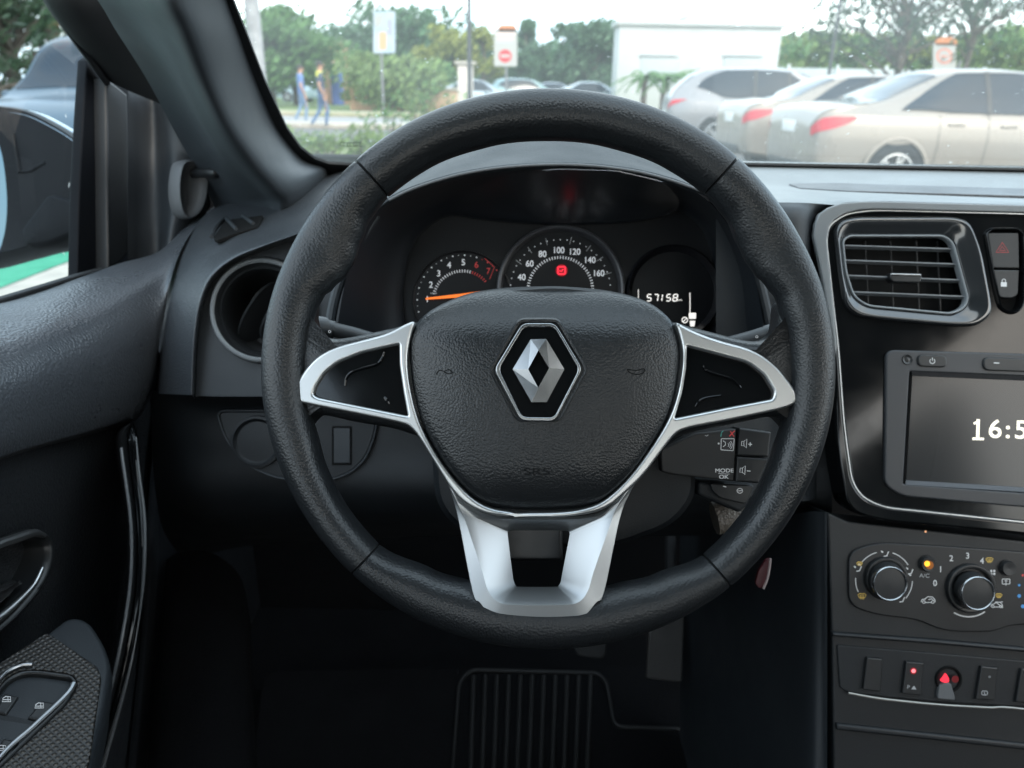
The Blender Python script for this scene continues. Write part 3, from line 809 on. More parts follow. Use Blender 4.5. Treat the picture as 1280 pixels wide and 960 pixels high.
ik.build('display_digits', K['inkhot'], trip)
ik = Ink(CP(0.724), 0.0)

# clear lens over the dials, leaning back toward the hood lip
ml_, tl_, bl_ = nt('lens_clear')
for n_ in list(tl_.nodes): tl_.nodes.remove(n_)
o_n = tl_.nodes.new('ShaderNodeOutputMaterial'); tr_n = tl_.nodes.new('ShaderNodeBsdfTransparent'); gl_n = tl_.nodes.new('ShaderNodeBsdfGlossy'); gl_n.inputs['Roughness'].default_value = 0.24
mx_n = tl_.nodes.new('ShaderNodeMixShader'); mx_n.inputs[0].default_value = 0.07
tl_.links.new(tr_n.outputs[0], mx_n.inputs[1]); tl_.links.new(gl_n.outputs[0], mx_n.inputs[2]); tl_.links.new(mx_n.outputs[0], o_n.inputs[0])
Pm = W(712, 243, 0.662); Ld = PG.pt(702, 338, 0.002)
PLn = Plane(Pm, (Ld-Pm).normalized()+(EYE-Pm).normalized())
plate('clear_lens', PLn, [rnd([(560, 262), (580, 232), (640, 216), (700, 212), (770, 214), (830, 228), (850, 250), (845, 268), (770, 277), (700, 279), (630, 276)], 8)], 0.001, 0.0, ml_, clus)
# lower dash on the left: knee panel with a framed pocket and a blank switch
rowsK = [[(190, 488, .80), (240, 494, .735), (330, 498, .735), (450, 500, .735), (560, 510, .74), (720, 520, .75), (880, 520, .74), (1040, 520, .69)],
         [(190, 512, .81), (240, 512, .765), (330, 512, .760), (450, 510, .758), (560, 515, .76), (720, 520, .765), (880, 520, .755), (1040, 540, .70)],
         [(190, 560, .82), (240, 560, .775), (330, 560, .765), (450, 560, .76), (560, 560, .76), (720, 560, .765), (880, 560, .755), (1040, 580, .71)],
         [(195, 620, .84), (240, 620, .79), (330, 620, .775), (450, 620, .765), (560, 620, .76), (720, 620, .765), (880, 620, .755), (1040, 640, .72)],
         [(205, 665, .90), (250, 665, .86), (330, 660, .84), (450, 655, .83), (560, 655, .83), (720, 655, .83), (880, 655, .82), (1040, 660, .78)],
         [(230, 700, 1.05), (270, 690, 1.05), (330, 680, 1.05), (450, 675, 1.05), (560, 670, 1.05), (720, 670, 1.05), (880, 670, 1.05), (1040, 670, .95)]]
loft('knee_panel', L3(rowsK), K['dark'], dash, 6, 5)
PK = CP(0.757)
pk = [(268, 512), (474, 512), (470, 545), (458, 575), (440, 592), (415, 602), (345, 600), (305, 582), (280, 550)]
pko = rnd(pk, 14)
plate('pocket_frame', PK, [pko, inset(pko, 3.0)], 0.006, 0.0015, K['trim'], dash, 0.003)
pp = plate('pocket_panel', PK, [inset(pko, 3.4)], 0.004, 0.0006, K['dark'], dash, 0.0005)
plate('blank_switch', PK, [rect(417, 535, 437.5, 579, 1.5)], 0.004, 0.0006, K['trim'], pp, 0.0028)
plate('switch_gap', PK, [rect(414.8, 532.6, 439.7, 581.4, 1.5)], 0.002, 0.0, K['gap'], pp, 0.0012)
mb = MB(); Mr = Matrix.Translation(PK.hit(322, 552)) @ Matrix(((R.x, U.x, -F.x, 0), (R.y, U.y, -F.y, 0), (R.z, U.z, -F.z, 0), (0, 0, 0, 1)))
kk = 0.757/FPX
mb.lathe(Mr, [(33*kk, 0.0005), (32*kk, 0.004), (29*kk, 0.0045), (27*kk, 0.002), (25*kk, 0.001), (22*kk, 0.0012), (1*kk, 0.0014)], 48)
mb.build('round_cap', K['dark'], pp)

# ---------------- centre stack
PS = CP(0.664)
kS = 0.664/FPX
XE = 1500
frame_o = rnd([(1016, 292), (1021, 268), (1050, 252), (1100, 250), (1280, 255), (XE, 268), (XE, 700), (1280, 668), (1105, 652), (1060, 640), (1046, 560), (1044, 450), (1030, 355)], [10, 14, 24, 20, 40, 20, 20, 30, 30, 26, 30, 40, 30])
frame_i = rnd([(1033, 300), (1036, 282), (1056, 267.5), (1090, 262.5), (1280, 267), (XE-14, 280), (XE-14, 676), (1280, 653), (1105, 634.5), (1078, 622), (1065, 602), (1055, 532), (1048, 435), (1042, 384)], [8, 12, 20, 20, 30, 14, 14, 30, 20, 12, 14, 30, 30, 30])
stk = plate('centre_stack', PS, [frame_o, frame_i], 0.03, 0.0024, K['piano'], dash, 0.004)
bz = [(1044.5, 447), (1030, 356), (1024, 325), (1017, 294), (1019, 279), (1024, 267), (1036, 259), (1052, 253.5), (1076, 251.5), (1102, 251.2), (1280, 256), (XE, 269),
      (XE, 279), (1280, 265.6), (1092, 261.3), (1074, 262.5), (1056, 267), (1044, 274), (1037, 283), (1034, 300), (1036, 330), (1042, 384), (1046.8, 432)]
plate('grey_bezel', PS, [[Vector(p) for p in bz]], 0.006, 0.0014, pbr('bezel_grey', (0.15, 0.16, 0.165), 0.3, coat=0.2, var=0.06), stk, 0.0052)
plate('silver_line', PS, [inset(frame_i, -0.6), inset(frame_i, 1.0)], 0.004, 0.0003, K['chrome'], stk, 0.0034)
vent_o = rnd([(1053, 300), (1062, 293.5), (1181, 293.5), (1193, 303), (1212, 374), (1206, 386), (1190, 393), (1084, 383), (1067, 371), (1057, 340)], [6, 6, 8, 9, 9, 8, 8, 12, 10, 10])
haz_o = rnd([(1231, 292), (1238, 287.5), (1270, 287.5), (1276, 294), (1278, 330), (1277, 378), (1272, 388), (1262, 391), (1250, 386), (1243, 360)], [5, 4, 4, 4, 8, 6, 6, 6, 6, 14])
med_o = rnd([(1107.5, 437), (1280, 442), (1392, 446), (1392, 640), (1280, 634.5), (1127, 620.5), (1105.5, 606)], [13, 30, 10, 12, 30, 14, 10])
gp = plate('gloss_panel', PS, [inset(frame_i, 1.2), vent_o, haz_o, inset(med_o, 3)], 0.02, 0.0012, K['piano'], stk, 0.0005)
# rounded collars around vent and hazard group: they roll into the panel
def collar(name, outl, w, h, mat, parent, inner=2.0):
    mb = MB(); o = resample(outl, 150)
    dome_mb(mb, PS, o, [(-w, 0.0003), (-w*0.75, h*0.45), (-w*0.4, h*0.85), (-w*0.12, h), (0, h*0.92), (inner*0.5, h*0.6), (inner, -0.003), (inner, -0.02)], close=False)
    return mb.build(name, mat, parent, True, 60)
# swollen gloss moulding that carries the vent
mould = rnd([(1041, 290), (1046, 276), (1066, 271), (1190, 271), (1210, 276), (1225, 310), (1236, 370), (1240, 392), (1222, 408), (1190, 409), (1110, 402), (1068, 397), (1054, 384), (1047, 345)], [8, 9, 10, 14, 14, 20, 20, 14, 14, 14, 20, 14, 10, 20])
mb = MB(); N_ = 170
def align(P, Q):
    """start ring Q at the point nearest P[0]"""
    j = min(range(len(Q)), key=lambda i: (Q[i]-P[0]).length); return Q[j:]+Q[:j]
mo = resample(mould, N_); vi = align(mo, resample(vent_o, N_))
if area(mo)*area(vi) < 0: vi = align(mo, vi[::-1])
G = []
for t, h in ((0, 0.0002), (0.05, 0.0030), (0.12, 0.0048), (0.22, 0.0056), (0.34, 0.0052), (0.55, 0.0036), (0.78, 0.0018), (0.95, 0.0008), (1.0, 0.0002), (1.0, -0.01)):
    G.append([PS.pt(a_.x+(b_.x-a_.x)*t, a_.y+(b_.y-a_.y)*t, h) for a_, b_ in zip(mo, vi)])
mb.grid(G, closed_v=True); mb.build('vent_moulding', pbr('moulding_gloss', (0.018, 0.020, 0.022), 0.15, spec=0.7, coat=0.6), stk, True, 60)
vs = plate('air_vent', PS, [inset(vent_o, -0.5), inset(vent_o, 2.4)], 0.008, 0.0011, pbr('vent_frame_grey', (0.20, 0.215, 0.225), 0.3), stk, 0.0026)
plate('vent_back', PS, [inset(vent_o, 1)], 0.004, 0, K['gap'], vs, -0.022)
def slat(y0, y1, xa, xb):
    mb = MB()
    a0, a1 = PS.pt(xa, y0, -0.001), PS.pt(xb, y1, -0.001)
    dn = -U*0.0011; bk = F*0.006 - U*0.0015
    mb.add([a0, a1, a1+dn, a0+dn, a0+bk, a1+bk, a1+bk+dn, a0+bk+dn], [(0, 1, 2, 3), (0, 4, 5, 1), (3, 2, 6, 7), (0, 3, 7, 4), (1, 5, 6, 2)])
    return mb.build('slat', pbr('slat_grey', (0.16, 0.17, 0.18), 0.35), vs, False, 0)
for y0, y1, xa, xb in ((305.5, 310, 1057, 1193), (324, 329, 1057.5, 1198), (343, 349, 1059, 1203), (363.5, 369.5, 1064, 1207)): slat(y0, y1, xa, xb)
mb = MB()
for x in (1090, 1122, 1155, 1182): mb.tube([PS.pt(x, 298, -0.013), PS.pt(x+4, 388, -0.013)], 0.0009, 6)
mb.build('rear_blade', K['satin'], vs)
tb = plate('vent_tab', PS, [rnd([(1112.5, 342), (1116, 340.5), (1150, 341.5), (1153, 344), (1152, 352), (1149, 353.5), (1117, 352.5), (1113, 349)], 2)], 0.010, 0.0014, K['satin'], vs, 0.004)
plate('tab_trim', PS, [rnd([(1113.5, 341.5), (1151.5, 342.5), (1151.5, 345), (1113.5, 344)], 1)], 0.003, 0.0006, K['bright'], tb, 0.0047)
# hazard / lock keys
collar('key_surround', haz_o, 3.2, 0.004, K['piano'], stk, 1.6)
hz = plate('hazard_key', PS, [rnd([(1234, 291), (1274, 290.5), (1274.5, 335.5), (1241, 335)], [4, 3, 1, 1])], 0.01, 0.0012, K['key'], stk, 0.002)
lk = plate('lock_key', PS, [rnd([(1241.5, 337), (1274.5, 337.5), (1273, 368), (1266, 373), (1249, 372)], [1, 1, 4, 5, 5])], 0.01, 0.0012, K['key'], stk, 0.002)
plate('key_back', PS, [inset(haz_o, -1)], 0.004, 0, K['gap'], stk, -0.006)
ik = Ink(PS, 0.0023)
ik.stroke([(1253, 303), (1261, 315.5), (1245, 315.5)], 0.9, 0, True); ik.stroke([(1253, 308), (1256.6, 313.4), (1249.4, 313.4)], 0.8, 0, True)
ik.build('printed_symbol', K['red'], hz)
ik = Ink(PS, 0.0023); ik.poly([(1251, 352.5), (1258.6, 352.8), (1258.4, 358.4), (1251, 358.2)]); ik.stroke([(1252.6, 352.6), (1252.8, 349.8), (1254.8, 348.6), (1256.8, 349.8), (1257, 352.6)], 0.9)
ik.build('printed_symbol', K['ink'], lk)
# media unit
mu = plate('media_unit', PS, [med_o, rnd([(1137.5, 464.5), (1280, 470.5), (1366, 474), (1366, 620), (1280, 616), (1129.5, 605)], 2)], 0.014, 0.0016, pbr('media_frame', (0.030, 0.032, 0.036), 0.45, var=0.08, vscale=50), stk, 0.0035)
mb = MB()
so = [(1137.5, 464.5), (1366, 474), (1366, 620), (1129.5, 605)]; si = [(1140.5, 470), (1362, 479.5), (1362, 614), (1133, 600)]
mb.grid([[PS.pt(*p, 0.0033) for p in so], [PS.pt(*p, -0.002) for p in si]], closed_v=True)
mb.build('screen_bevel', pbr('screen_bevel', (0.085, 0.088, 0.095), 0.38), mu, False, 0)
scr = plate('screen', PS, [si], 0.004, 0, pbr('screen_glass', (0.010, 0.0115, 0.013), 0.16, spec=0.4, emit=(0.55, 0.6, 0.62), es=0.014), mu, -0.0015)
ik = Ink(PS, -0.0012)
for ch, x, y in (('1', 1222, 537), ('6', 1243.5, 537.6), (':', 1259.5, 538), ('5', 1276, 538.6), ('5', 1298, 539.2)): ik.text(ch, x, y, 22.5, wide=1.12, rot=-1.5, bold=0.7)
ik.stroke([(1215.5, 548.3), (1230, 548.7)], 3.2); ik.stroke([(1217, 529.5), (1222, 527.5)], 3.0)
ik.build('clock_digits', K['clock'], scr)
def pill(name, pts, r, h=0.0052):
    b = plate(name, PS, [rnd(pts, r)], 0.006, 0.0012, K['key'], mu, h)
    return b
pw = pill('power_key', [(1147.5, 443), (1184, 444.2), (1184, 459.6), (1147.5, 458)], 7.5)
ik = Ink(PS, 0.0055); ik.stroke(ell(1165.5, 451.3, 3.1, 3.1, 20, -50, 230), 0.9); ik.stroke([(1165.5, 447), (1165.6, 451)], 0.9); ik.build('printed_symbol', K['ink'], pw)
vk = pill('volume_key', [(1229.5, 446.2), (1309, 448.8), (1309, 466), (1229.5, 463)], 8)
ik = Ink(PS, 0.0055); ik.stroke([(1242, 453.6), (1249, 453.9)], 1.4); ik.build('printed_symbol', K['ink'], vk)
mb = MB(); Ms = Matrix.Translation(PS.pt(1131.5, 449.6, 0.0036)) @ Matrix(((R.x, U.x, -F.x, 0), (R.y, U.y, -F.y, 0), (R.z, U.z, -F.z, 0), (0, 0, 0, 1)))
mb.lathe(Ms, [(6.6*kS, 0), (6*kS, 0.0008), (5*kS, 0.0006), (3.5*kS, 0), (0.1*kS, 0.0006)], 28); mb.build('sensor', K['satin'], mu)
# climate panel
body = [(1034, 640), (1060, 652), (1280, 676), (XE, 708), (XE, 1100), (1044, 1100), (1040, 800)]
PB = CP(0.668)
plate('stack_body', PB, [rnd(body, 3)], 0.05, 0.002, grain('stack_plastic', (0.008, 0.0095, 0.011), 0.5, 1100, 0.0002, 0.35), dash, 0.0)
clo = rnd([(1061, 690), (1096, 678), (1180, 682.5), (1280, 690), (1400, 700), (1400, 800), (1290, 780), (1258, 783), (1243, 790), (1205, 790.5), (1177, 788), (1148, 775), (1094, 768.5), (1061, 757)], [14, 16, 30, 30, 20, 20, 20, 10, 14, 14, 14, 14, 20, 16])
cl = plate('climate_panel', PB, [clo], 0.006, 0.0012, pbr('climate_black', (0.010, 0.0105, 0.0115), 0.4, var=0.15, vscale=60), dash, 0.0025)
PCl = PB.up(0.0025); kB = 0.666/FPX
def knob(px, py, r, bx, by, br, name='temperature_knob'):
    Mk = Matrix.Translation(PCl.hit(bx, by)) @ Matrix(((R.x, U.x, -F.x, 0), (R.y, U.y, -F.y, 0), (R.z, U.z, -F.z, 0), (0, 0, 0, 1)))
    mb = MB(); mb.lathe(Mk, [(br*kB, 0.0), (br*kB, 0.002), ((br-1.5)*kB, 0.0035), ((br-4)*kB, 0.0038), ((br-6)*kB, 0.003)], 56)
    base = mb.build(name, K['satin'], cl, True, 40)
    # barrel leans with the view of the driver: from base centre out to the cap
    a0 = PCl.pt(bx, by, 0.002); a1 = PCl.at(px, py, 0.011)
    mb = MB(); n = 56
    for_ = []
    for (t, rr) in ((0, r*1.02), (0.5, r*1.0), (0.9, r*0.99)):
        c = a0.lerp(a1, t); for_.append([c+(R*cos(2*pi*k/n)+U*sin(2*pi*k/n))*rr*kB for k in range(n)])
    mb.grid(for_, closed_v=True); mb.build('knob_barrel', K['rubber'], base, True, 40)
    Mk2 = Matrix.Translation(a1) @ Matrix(((R.x, U.x, -F.x, 0), (R.y, U.y, -F.y, 0), (R.z, U.z, -F.z, 0), (0, 0, 0, 1)))
    mb = MB(); mb.lathe(Mk2, [(r*kB, -0.004), (r*kB*1.01, -0.001), (r*kB*0.99, 0.0006), (r*kB*0.94, 0.0012), (r*kB*0.90, 0.0008), (r*kB*0.885, -0.0003)], 56)
    mb.build('knob_ring', K['bright'], base, True, 50)
    mb = MB(); mb.lathe(Mk2, [(r*kB*0.89, -0.0003), (r*kB*0.5, 0.0003), (0.0002, 0.0005)], 56); mb.build('knob_cap', K['key'], base)
    return base
knob(1112.5, 729.3, 21.5, 1106.5, 722.5, 27, 'airflow_knob')
knob(1222, 741.5, 21.2, 1212.5, 735, 31, 'fan_knob')
G4 = lambda x, y: (1040+x/5.333, 660+y/5.333)
ik = Ink(PCl, 0.0003)
# airflow arcs
for a0, a1 in ((100, 130), (144, 175), (30, 62), (-15, 10), (-48, -24)):
    pass
ac = (1105, 725); ar = 35.5
def arc(cx, cy, r, a0, a1, w, mi=0):
    ik.stroke([(cx+r*cos(math.radians(a0+(a1-a0)*i/14)), cy-r*sin(math.radians(a0+(a1-a0)*i/14))) for i in range(15)], w, mi)
arc(*ac, ar, 105, 140, 1.0); arc(*ac, ar, 32, 72, 1.0); arc(*ac, ar, 176, 205, 1.0); arc(*ac, ar, -40, -2, 1.0)
arc(1211, 736, 35, 238, 305, 1.5)
def seat(x, y, s, arrows, mi=0):
    ik.stroke([(x-3*s, y+3*s), (x+1*s, y+2.4*s), (x+3.2*s, y-3*s)], 1.3, mi)
    for dx, dy in arrows: ik.stroke([(x+dx*s-1.6*s, y+dy*s-1.4*s), (x+dx*s+0.4*s, y+dy*s+0.6*s)], 1.3, mi); ik.disc(x+dx*s, y+dy*s, 1.1, mi, 8)
seat(1107.5, 692.5, 1.0, [(-4.5, -2.5)])
seat(1073.5, 711, 1.0, [(-4.5, -2), (1, -5)])
seat(1138, 714.5, 1.0, [(-3.5, -3.5), (0, 4.5)])
seat(1127.5, 749.5, 1.0, [])
def defog(x, y, s, mi):
    ik.stroke([(x-5*s, y-2*s), (x-3*s, y-3.6*s), (x+3*s, y-3.6*s), (x+5*s, y-2*s), (x+3.2*s, y+1.6*s), (x-3.2*s, y+1.6*s)], 0.9, mi, True)
    for i in (-2, 0, 2): ik.stroke([(x+i*s, y-2.4*s), (x+i*s*0.9, y+3.4*s)], 0.8, mi)
defog(1077.5, 745.6, 1.0, 1); defog(1074.5, 705, 0.7, 1); defog(1236.8, 700.5, 0.9, 1); defog(1248.6, 745, 0.8, 1)
for t, x, y in (('0', 1168.7, 729.3), ('1', 1175.6, 712), ('2', 1189, 698.3), ('3', 1209.4, 695.2), ('4', 1227.4, 701.6)): ik.text(t, x, y, 7.4, wide=0.95, bold=0.2)
ik.text('A/C', 1155.6, 719.8, 5.0, 2, wide=1.1, rot=-2)
for a in range(4):
    t = pi/4+a*pi/2; ik.poly(ell(1241+2.6*cos(t), 715.5+2.6*sin(t), 1.5, 1.5, 10))
ik.stroke(rnd([(1252.8, 723.8), (1262.3, 723.8), (1262.3, 730), (1252.8, 730)], 1), 0.9, 0, True); ik.stroke([(1255.5, 726), (1259.5, 726)], 0.8); ik.stroke([(1257.5, 725), (1257.5, 732)], 0.8)
def caricon(x, y, s, cross):
    ik.stroke([(x-9*s, y+2*s), (x-8*s, y-1*s), (x-4*s, y-1.8*s), (x-1*s, y-4.6*s), (x+5*s, y-4.2*s), (x+8*s, y-1*s), (x+8.6*s, y+2*s)], 1.0)
    ik.stroke([(x-4*s, y+2.6*s), (x+4*s, y+2.6*s)], 0.9)
    for q in (-5.6, 5.6): ik.stroke(ell(x+q*s, y+2*s, 1.7*s, 1.7*s, 12), 0.8, 0, True)
    if cross: ik.stroke([(x-2*s, y-5*s), (x+9*s, y+4*s)], 0.9); ik.stroke([(x+1*s, y-4*s), (x+9*s, y-5*s)], 0.8)
    else: ik.stroke([(x+0*s, y-1*s), (x+4*s, y-2*s), (x+7*s, y+0.4*s)], 0.9)
caricon(1160.5, 750.5, 1.0, False); caricon(1246, 756.5, 0.85, True)
for x, y, r_ in ((1274, 731.5, 1.6), (1274, 745, 2.3), (1278.5, 758, 2.4)): ik.disc(x, y, r_, 3, 14)
ik.disc(1278.5, 719, 1.6, 4, 12)
ik.build('printed_symbol', [K['ink'], K['amber'], K['inkdim'], K['blue'], K['red']], cl)
def button(px, py, r, name):
    Mk = Matrix.Translation(PCl.hit(px, py)) @ Matrix(((R.x, U.x, -F.x, 0), (R.y, U.y, -F.y, 0), (R.z, U.z, -F.z, 0), (0, 0, 0, 1)))
    mb = MB(); mb.lathe(Mk, [(r*1.12*kB, 0.0), (r*1.1*kB, 0.0012), (r*kB, 0.0012), (r*kB, 0.003), (r*0.9*kB, 0.0042), (0.0002, 0.0036)], 36)
    return mb.build(name, K['key'], cl, True, 35)
bac = button(1158.5, 704.3, 9.6, 'air_conditioning_button'); button(1258.5, 709.5, 9.2, 'rear_heater_button')
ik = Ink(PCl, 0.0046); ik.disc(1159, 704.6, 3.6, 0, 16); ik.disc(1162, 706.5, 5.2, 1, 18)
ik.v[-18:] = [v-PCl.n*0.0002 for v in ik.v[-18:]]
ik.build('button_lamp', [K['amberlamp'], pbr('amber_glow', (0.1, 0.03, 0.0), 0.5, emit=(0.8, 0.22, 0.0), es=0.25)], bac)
ik = Ink(PCl, 0.0044)
# switch row under the shelf edge
plate('shelf_edge', PB, [rnd([(1041, 791), (1170, 800), (1280, 810), (XE, 840), (XE, 846), (1280, 815.5), (1170, 806), (1041, 796)], 1.5)], 0.008, 0.002, K['dark'], dash, 0.005)
row = plate('switch_row', PB, [rnd([(1046, 806), (1280, 826), (XE, 856), (XE, 915), (1280, 884), (1170, 877.5), (1110, 872), (1062, 866), (1050, 860)], 4)], 0.004, 0.001, K['dark'], dash, 0.0015)
mb = MB(); mb.tube([PB.pt(p.x, p.y, 0.004) for p in cr([(1058, 864), (1085, 869), (1110, 872.5), (1170, 878.5), (1230, 882), (1280, 884.5), (XE, 914)], False, 6)], 0.0010, 8)
mb.build('silver_strip', pbr('dull_silver', (0.32, 0.31, 0.29), 0.35, metal=0.9), row)
def sw(p, name='rocker_switch'): return plate(name, PB, [rnd(p, 1.5)], 0.006, 0.001, K['key'], row, 0.0045)
sw([(1084, 822), (1103.5, 824), (1101, 865), (1079, 862)], 'blank_switch')
pa = sw([(1133, 827), (1155, 829), (1152, 869.5), (1128, 867)])
w4 = sw([(1227, 833), (1247.5, 835), (1244, 876), (1220, 874)])
sw([(1277, 836), (1300, 838), (1296, 880), (1270, 878)], 'blank_switch')
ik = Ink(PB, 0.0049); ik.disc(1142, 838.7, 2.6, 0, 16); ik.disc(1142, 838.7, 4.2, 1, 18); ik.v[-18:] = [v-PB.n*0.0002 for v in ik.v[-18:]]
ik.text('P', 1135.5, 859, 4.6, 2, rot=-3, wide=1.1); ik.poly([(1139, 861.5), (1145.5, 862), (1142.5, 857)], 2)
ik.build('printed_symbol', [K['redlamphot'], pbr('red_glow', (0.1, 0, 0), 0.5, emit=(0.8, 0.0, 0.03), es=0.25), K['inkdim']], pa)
ik = Ink(PB, 0.0049); ik.stroke(rnd([(1227.5, 863.5), (1234.5, 864), (1234, 869), (1227, 868.5)], 2), 0.9, 0, True); ik.stroke([(1230, 864.5), (1231.5, 868.5)], 0.8); ik.stroke(ell(1237, 846, 1.0), 0.6, 0, True)
ik.build('printed_symbol', K['inkdim'], w4)
# power socket with red glow and grey tab
Mk = Matrix.Translation(PB.pt(1184, 848, 0.002)) @ Matrix(((R.x, U.x, -F.x, 0), (R.y, U.y, -F.y, 0), (R.z, U.z, -F.z, 0), (0, 0, 0, 1)))
mb = MB(); mb.lathe(Mk, [(17*kB, 0), (16*kB, 0.0015), (14*kB, 0.001), (12.5*kB, -0.0012), (0.0002, -0.0012)], 36); sk = mb.build('power_socket', K['gap'], row)
plate('socket_tab', PB, [rnd([(1174, 857), (1181, 853.5), (1189, 854.5), (1194, 872), (1194, 875.5), (1172, 873.5)], 3)], 0.004, 0.0008, pbr('grey_tab', (0.11, 0.115, 0.12), 0.45), sk, 0.0046)
ik = Ink(PB, 0.0052); ik.poly(cr([(1181.5, 841.5), (1186, 848), (1185.5, 852.5), (1180, 853), (1175, 850), (1178, 846)], True, 4)); ik.build('socket_lamp', K['redlamp'], sk)
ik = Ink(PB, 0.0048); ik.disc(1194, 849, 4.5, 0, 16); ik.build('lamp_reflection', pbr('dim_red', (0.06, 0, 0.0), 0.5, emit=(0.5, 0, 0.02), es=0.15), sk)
ik = Ink(PB.up(0.0), 0.006)
# open tray below
plate('tray_lip', PB, [rnd([(1046, 905), (1280, 930), (XE, 960), (XE, 968), (1280, 938), (1046, 913)], 2)], 0.02, 0.002, K['dark'], dash, 0.004)
# reflection sparkle on the stack edge, painted as a tiny glowing disc
ik = Ink(PB, 0.0004); ik.disc(1157, 664.5, 1.4, 0, 10); ik.build('edge_sparkle', pbr('sparkle_glow', (0.4, 0.2, 0.1), 0.4, emit=(1, 0.5, 0.25), es=0.8), dash)
# tunnel side: the flank of the console running forward under the dash
def TX(px, py, X): return WX(px, py, X)
Xs = (1034-640)/FPX*0.668
flank = [[W(1034, y, 0.668) for y in (640, 740, 850, 1000, 1150)], [W(1028, y, 0.672) for y in (640, 740, 850, 1000, 1150)],
         [WX(1008, y, Xs-0.006) for y in (640, 740, 850, 1000, 1150)], [WX(960, y, Xs-0.008) for y in (650, 745, 850, 990, 1120)], [WX(900, y, Xs-0.012) for y in (660, 750, 850, 970, 1080)], [WX(850, y, Xs-0.02) for y in (670, 750, 850, 960, 1050)]]
loft('console_flank', flank, K['trim'], dash, 4, 5)
# ================================================================== DRIVER DOOR
door = thing('driver_door', WX(100, 620, -0.42), 'black front door with grained armrest, pull grip and framed side window', 'car door')
def rX(rows, ext=0.0):
    out = [[WX(x, y, X) for x, y, X in r] for r in rows]
    return [[r[0]+Vector((-.01, -ext, .0)), r[0]+Vector((-.003, -ext*.4, 0))]+r for r in out] if ext else out
pad = [[(-90, 395, -.47), (0, 377.5, -.47), (55, 362, -.465), (100, 347, -.455), (150, 329, -.435), (198, 314.5, -.415), (232, 284, -.40), (270, 257, -.385)],
       [(-90, 404, -.45), (0, 385, -.45), (55, 369, -.445), (100, 353, -.437), (150, 334, -.42), (196, 317.5, -.405), (230, 287, -.392), (266, 262, -.378)],
       [(-90, 430, -.425), (0, 405, -.425), (55, 388, -.422), (100, 371, -.416), (148, 350, -.405), (192, 329, -.39), (222, 304, -.380), (252, 277, -.37)],
       [(-90, 470, -.398), (0, 440, -.398), (52, 422, -.396), (96, 406, -.392), (143, 384, -.384), (186, 358, -.375), (212, 332, -.369), (233, 300, -.364)],
       [(-90, 520, -.382), (0, 487, -.382), (50, 470, -.381), (92, 455, -.379), (139, 434, -.374), (180, 408, -.367), (201, 378, -.362), (216, 340, -.358)],
       [(-90, 570, -.379), (0, 538, -.379), (48, 520, -.379), (90, 506, -.378), (136, 488, -.374), (176, 466, -.368), (194, 432, -.363), (206, 390, -.360)],
       [(-90, 596, -.383), (0, 566, -.383), (47, 551, -.383), (88, 540, -.383), (134, 526, -.380), (174, 508, -.375), (190, 475, -.369), (200, 425, -.364)],
       [(-90, 604, -.390), (0, 574, -.390), (46, 559, -.390), (88, 548, -.390), (133, 535, -.389), (172, 520, -.386), (188, 490, -.380), (198, 440, -.373)],
       [(-90, 604, -.425), (0, 576, -.425), (46, 562, -.425), (88, 552, -.425), (132, 540, -.424), (170, 527, -.42), (187, 500, -.41), (198, 455, -.40)]]
loft('door_panel', rX(pad, .7), K['doorpad'], door, 6, 6)
low = [[(x, y, -.400) for x, y in ((-90, 588), (0, 560), (50, 548), (100, 540), (150, 528), (185, 505), (200, 455))],
       [(-90, 660, -.398), (0, 640, -.398), (50, 625, -.399), (100, 612, -.402), (150, 600, -.414), (185, 580, -.42), (200, 560, -.43)],
       [(-90, 760, -.405), (0, 740, -.405), (50, 730, -.405), (100, 715, -.408), (150, 700, -.412), (182, 690, -.42), (192, 680, -.43)],
       [(-90, 880, -.40), (0, 860, -.40), (50, 850, -.40), (100, 840, -.405), (150, 830, -.41), (175, 820, -.42), (182, 815, -.43)],
       [(-90, 1100, -.40), (0, 1080, -.40), (50, 1060, -.40), (100, 1040, -.405), (140, 1030, -.41), (160, 1020, -.42), (166, 1010, -.43)]]
loft('lower_panel', rX(low, .7), K['doorlow'], door, 6, 6)
# front edge of the door, closing the gap toward the dash
edge = [[(197, 440, -.372), (197, 520, -.40), (186, 620, -.415), (180, 760, -.415), (160, 960, -.41)], [(215, 440, -.46), (215, 520, -.47), (206, 620, -.48), (200, 760, -.48), (186, 960, -.48)]]
loft('door_edge', rX(edge), K['dark'], door, 4, 6)
# pull grip: two ridges with a gloss channel
gl = [(163, 529), (151, 540), (149.5, 560), (155, 600), (161, 645), (163, 690), (160, 740), (150, 800), (137, 860), (122, 920), (108, 980), (90, 1050)]
gr = [(167, 529), (171, 545), (175.5, 595), (181, 640), (182, 690), (178, 750), (167, 820), (152, 880), (135, 940), (118, 1000), (104, 1060)]
GL = resample(cr(gl, False, 6), 60, False); GR = resample(cr(gr, False, 6), 60, False)
def gripX(i): 
    t = i/59; return -.372+.045*sin(pi*min(1, t*0.95+0.05))
def gp_(i, t, h):
    p = GL[i].lerp(GR[i], t); return WX(p.x, p.y, gripX(i)+h)
def band(name, prof, mat, par):
    mb = MB(); mb.grid([[gp_(i, t, h) for t, h in prof] for i in range(60)])
    return mb.build(name, mat, par, True, 70, recalc=False)
grp = band('pull_grip', [(-0.25, -.05), (-0.12, -.012), (-0.02, .003), (0.1, .008), (0.22, .008), (0.34, .003), (0.44, .001)], K['satin'], door)
band('gloss_inlay', [(0.42, .0012), (0.52, .0035), (0.66, .005), (0.80, .006), (0.90, .0075), (0.97, .0070), (1.02, .003), (1.06, -.01), (1.1, -.05)], K['piano'], grp)
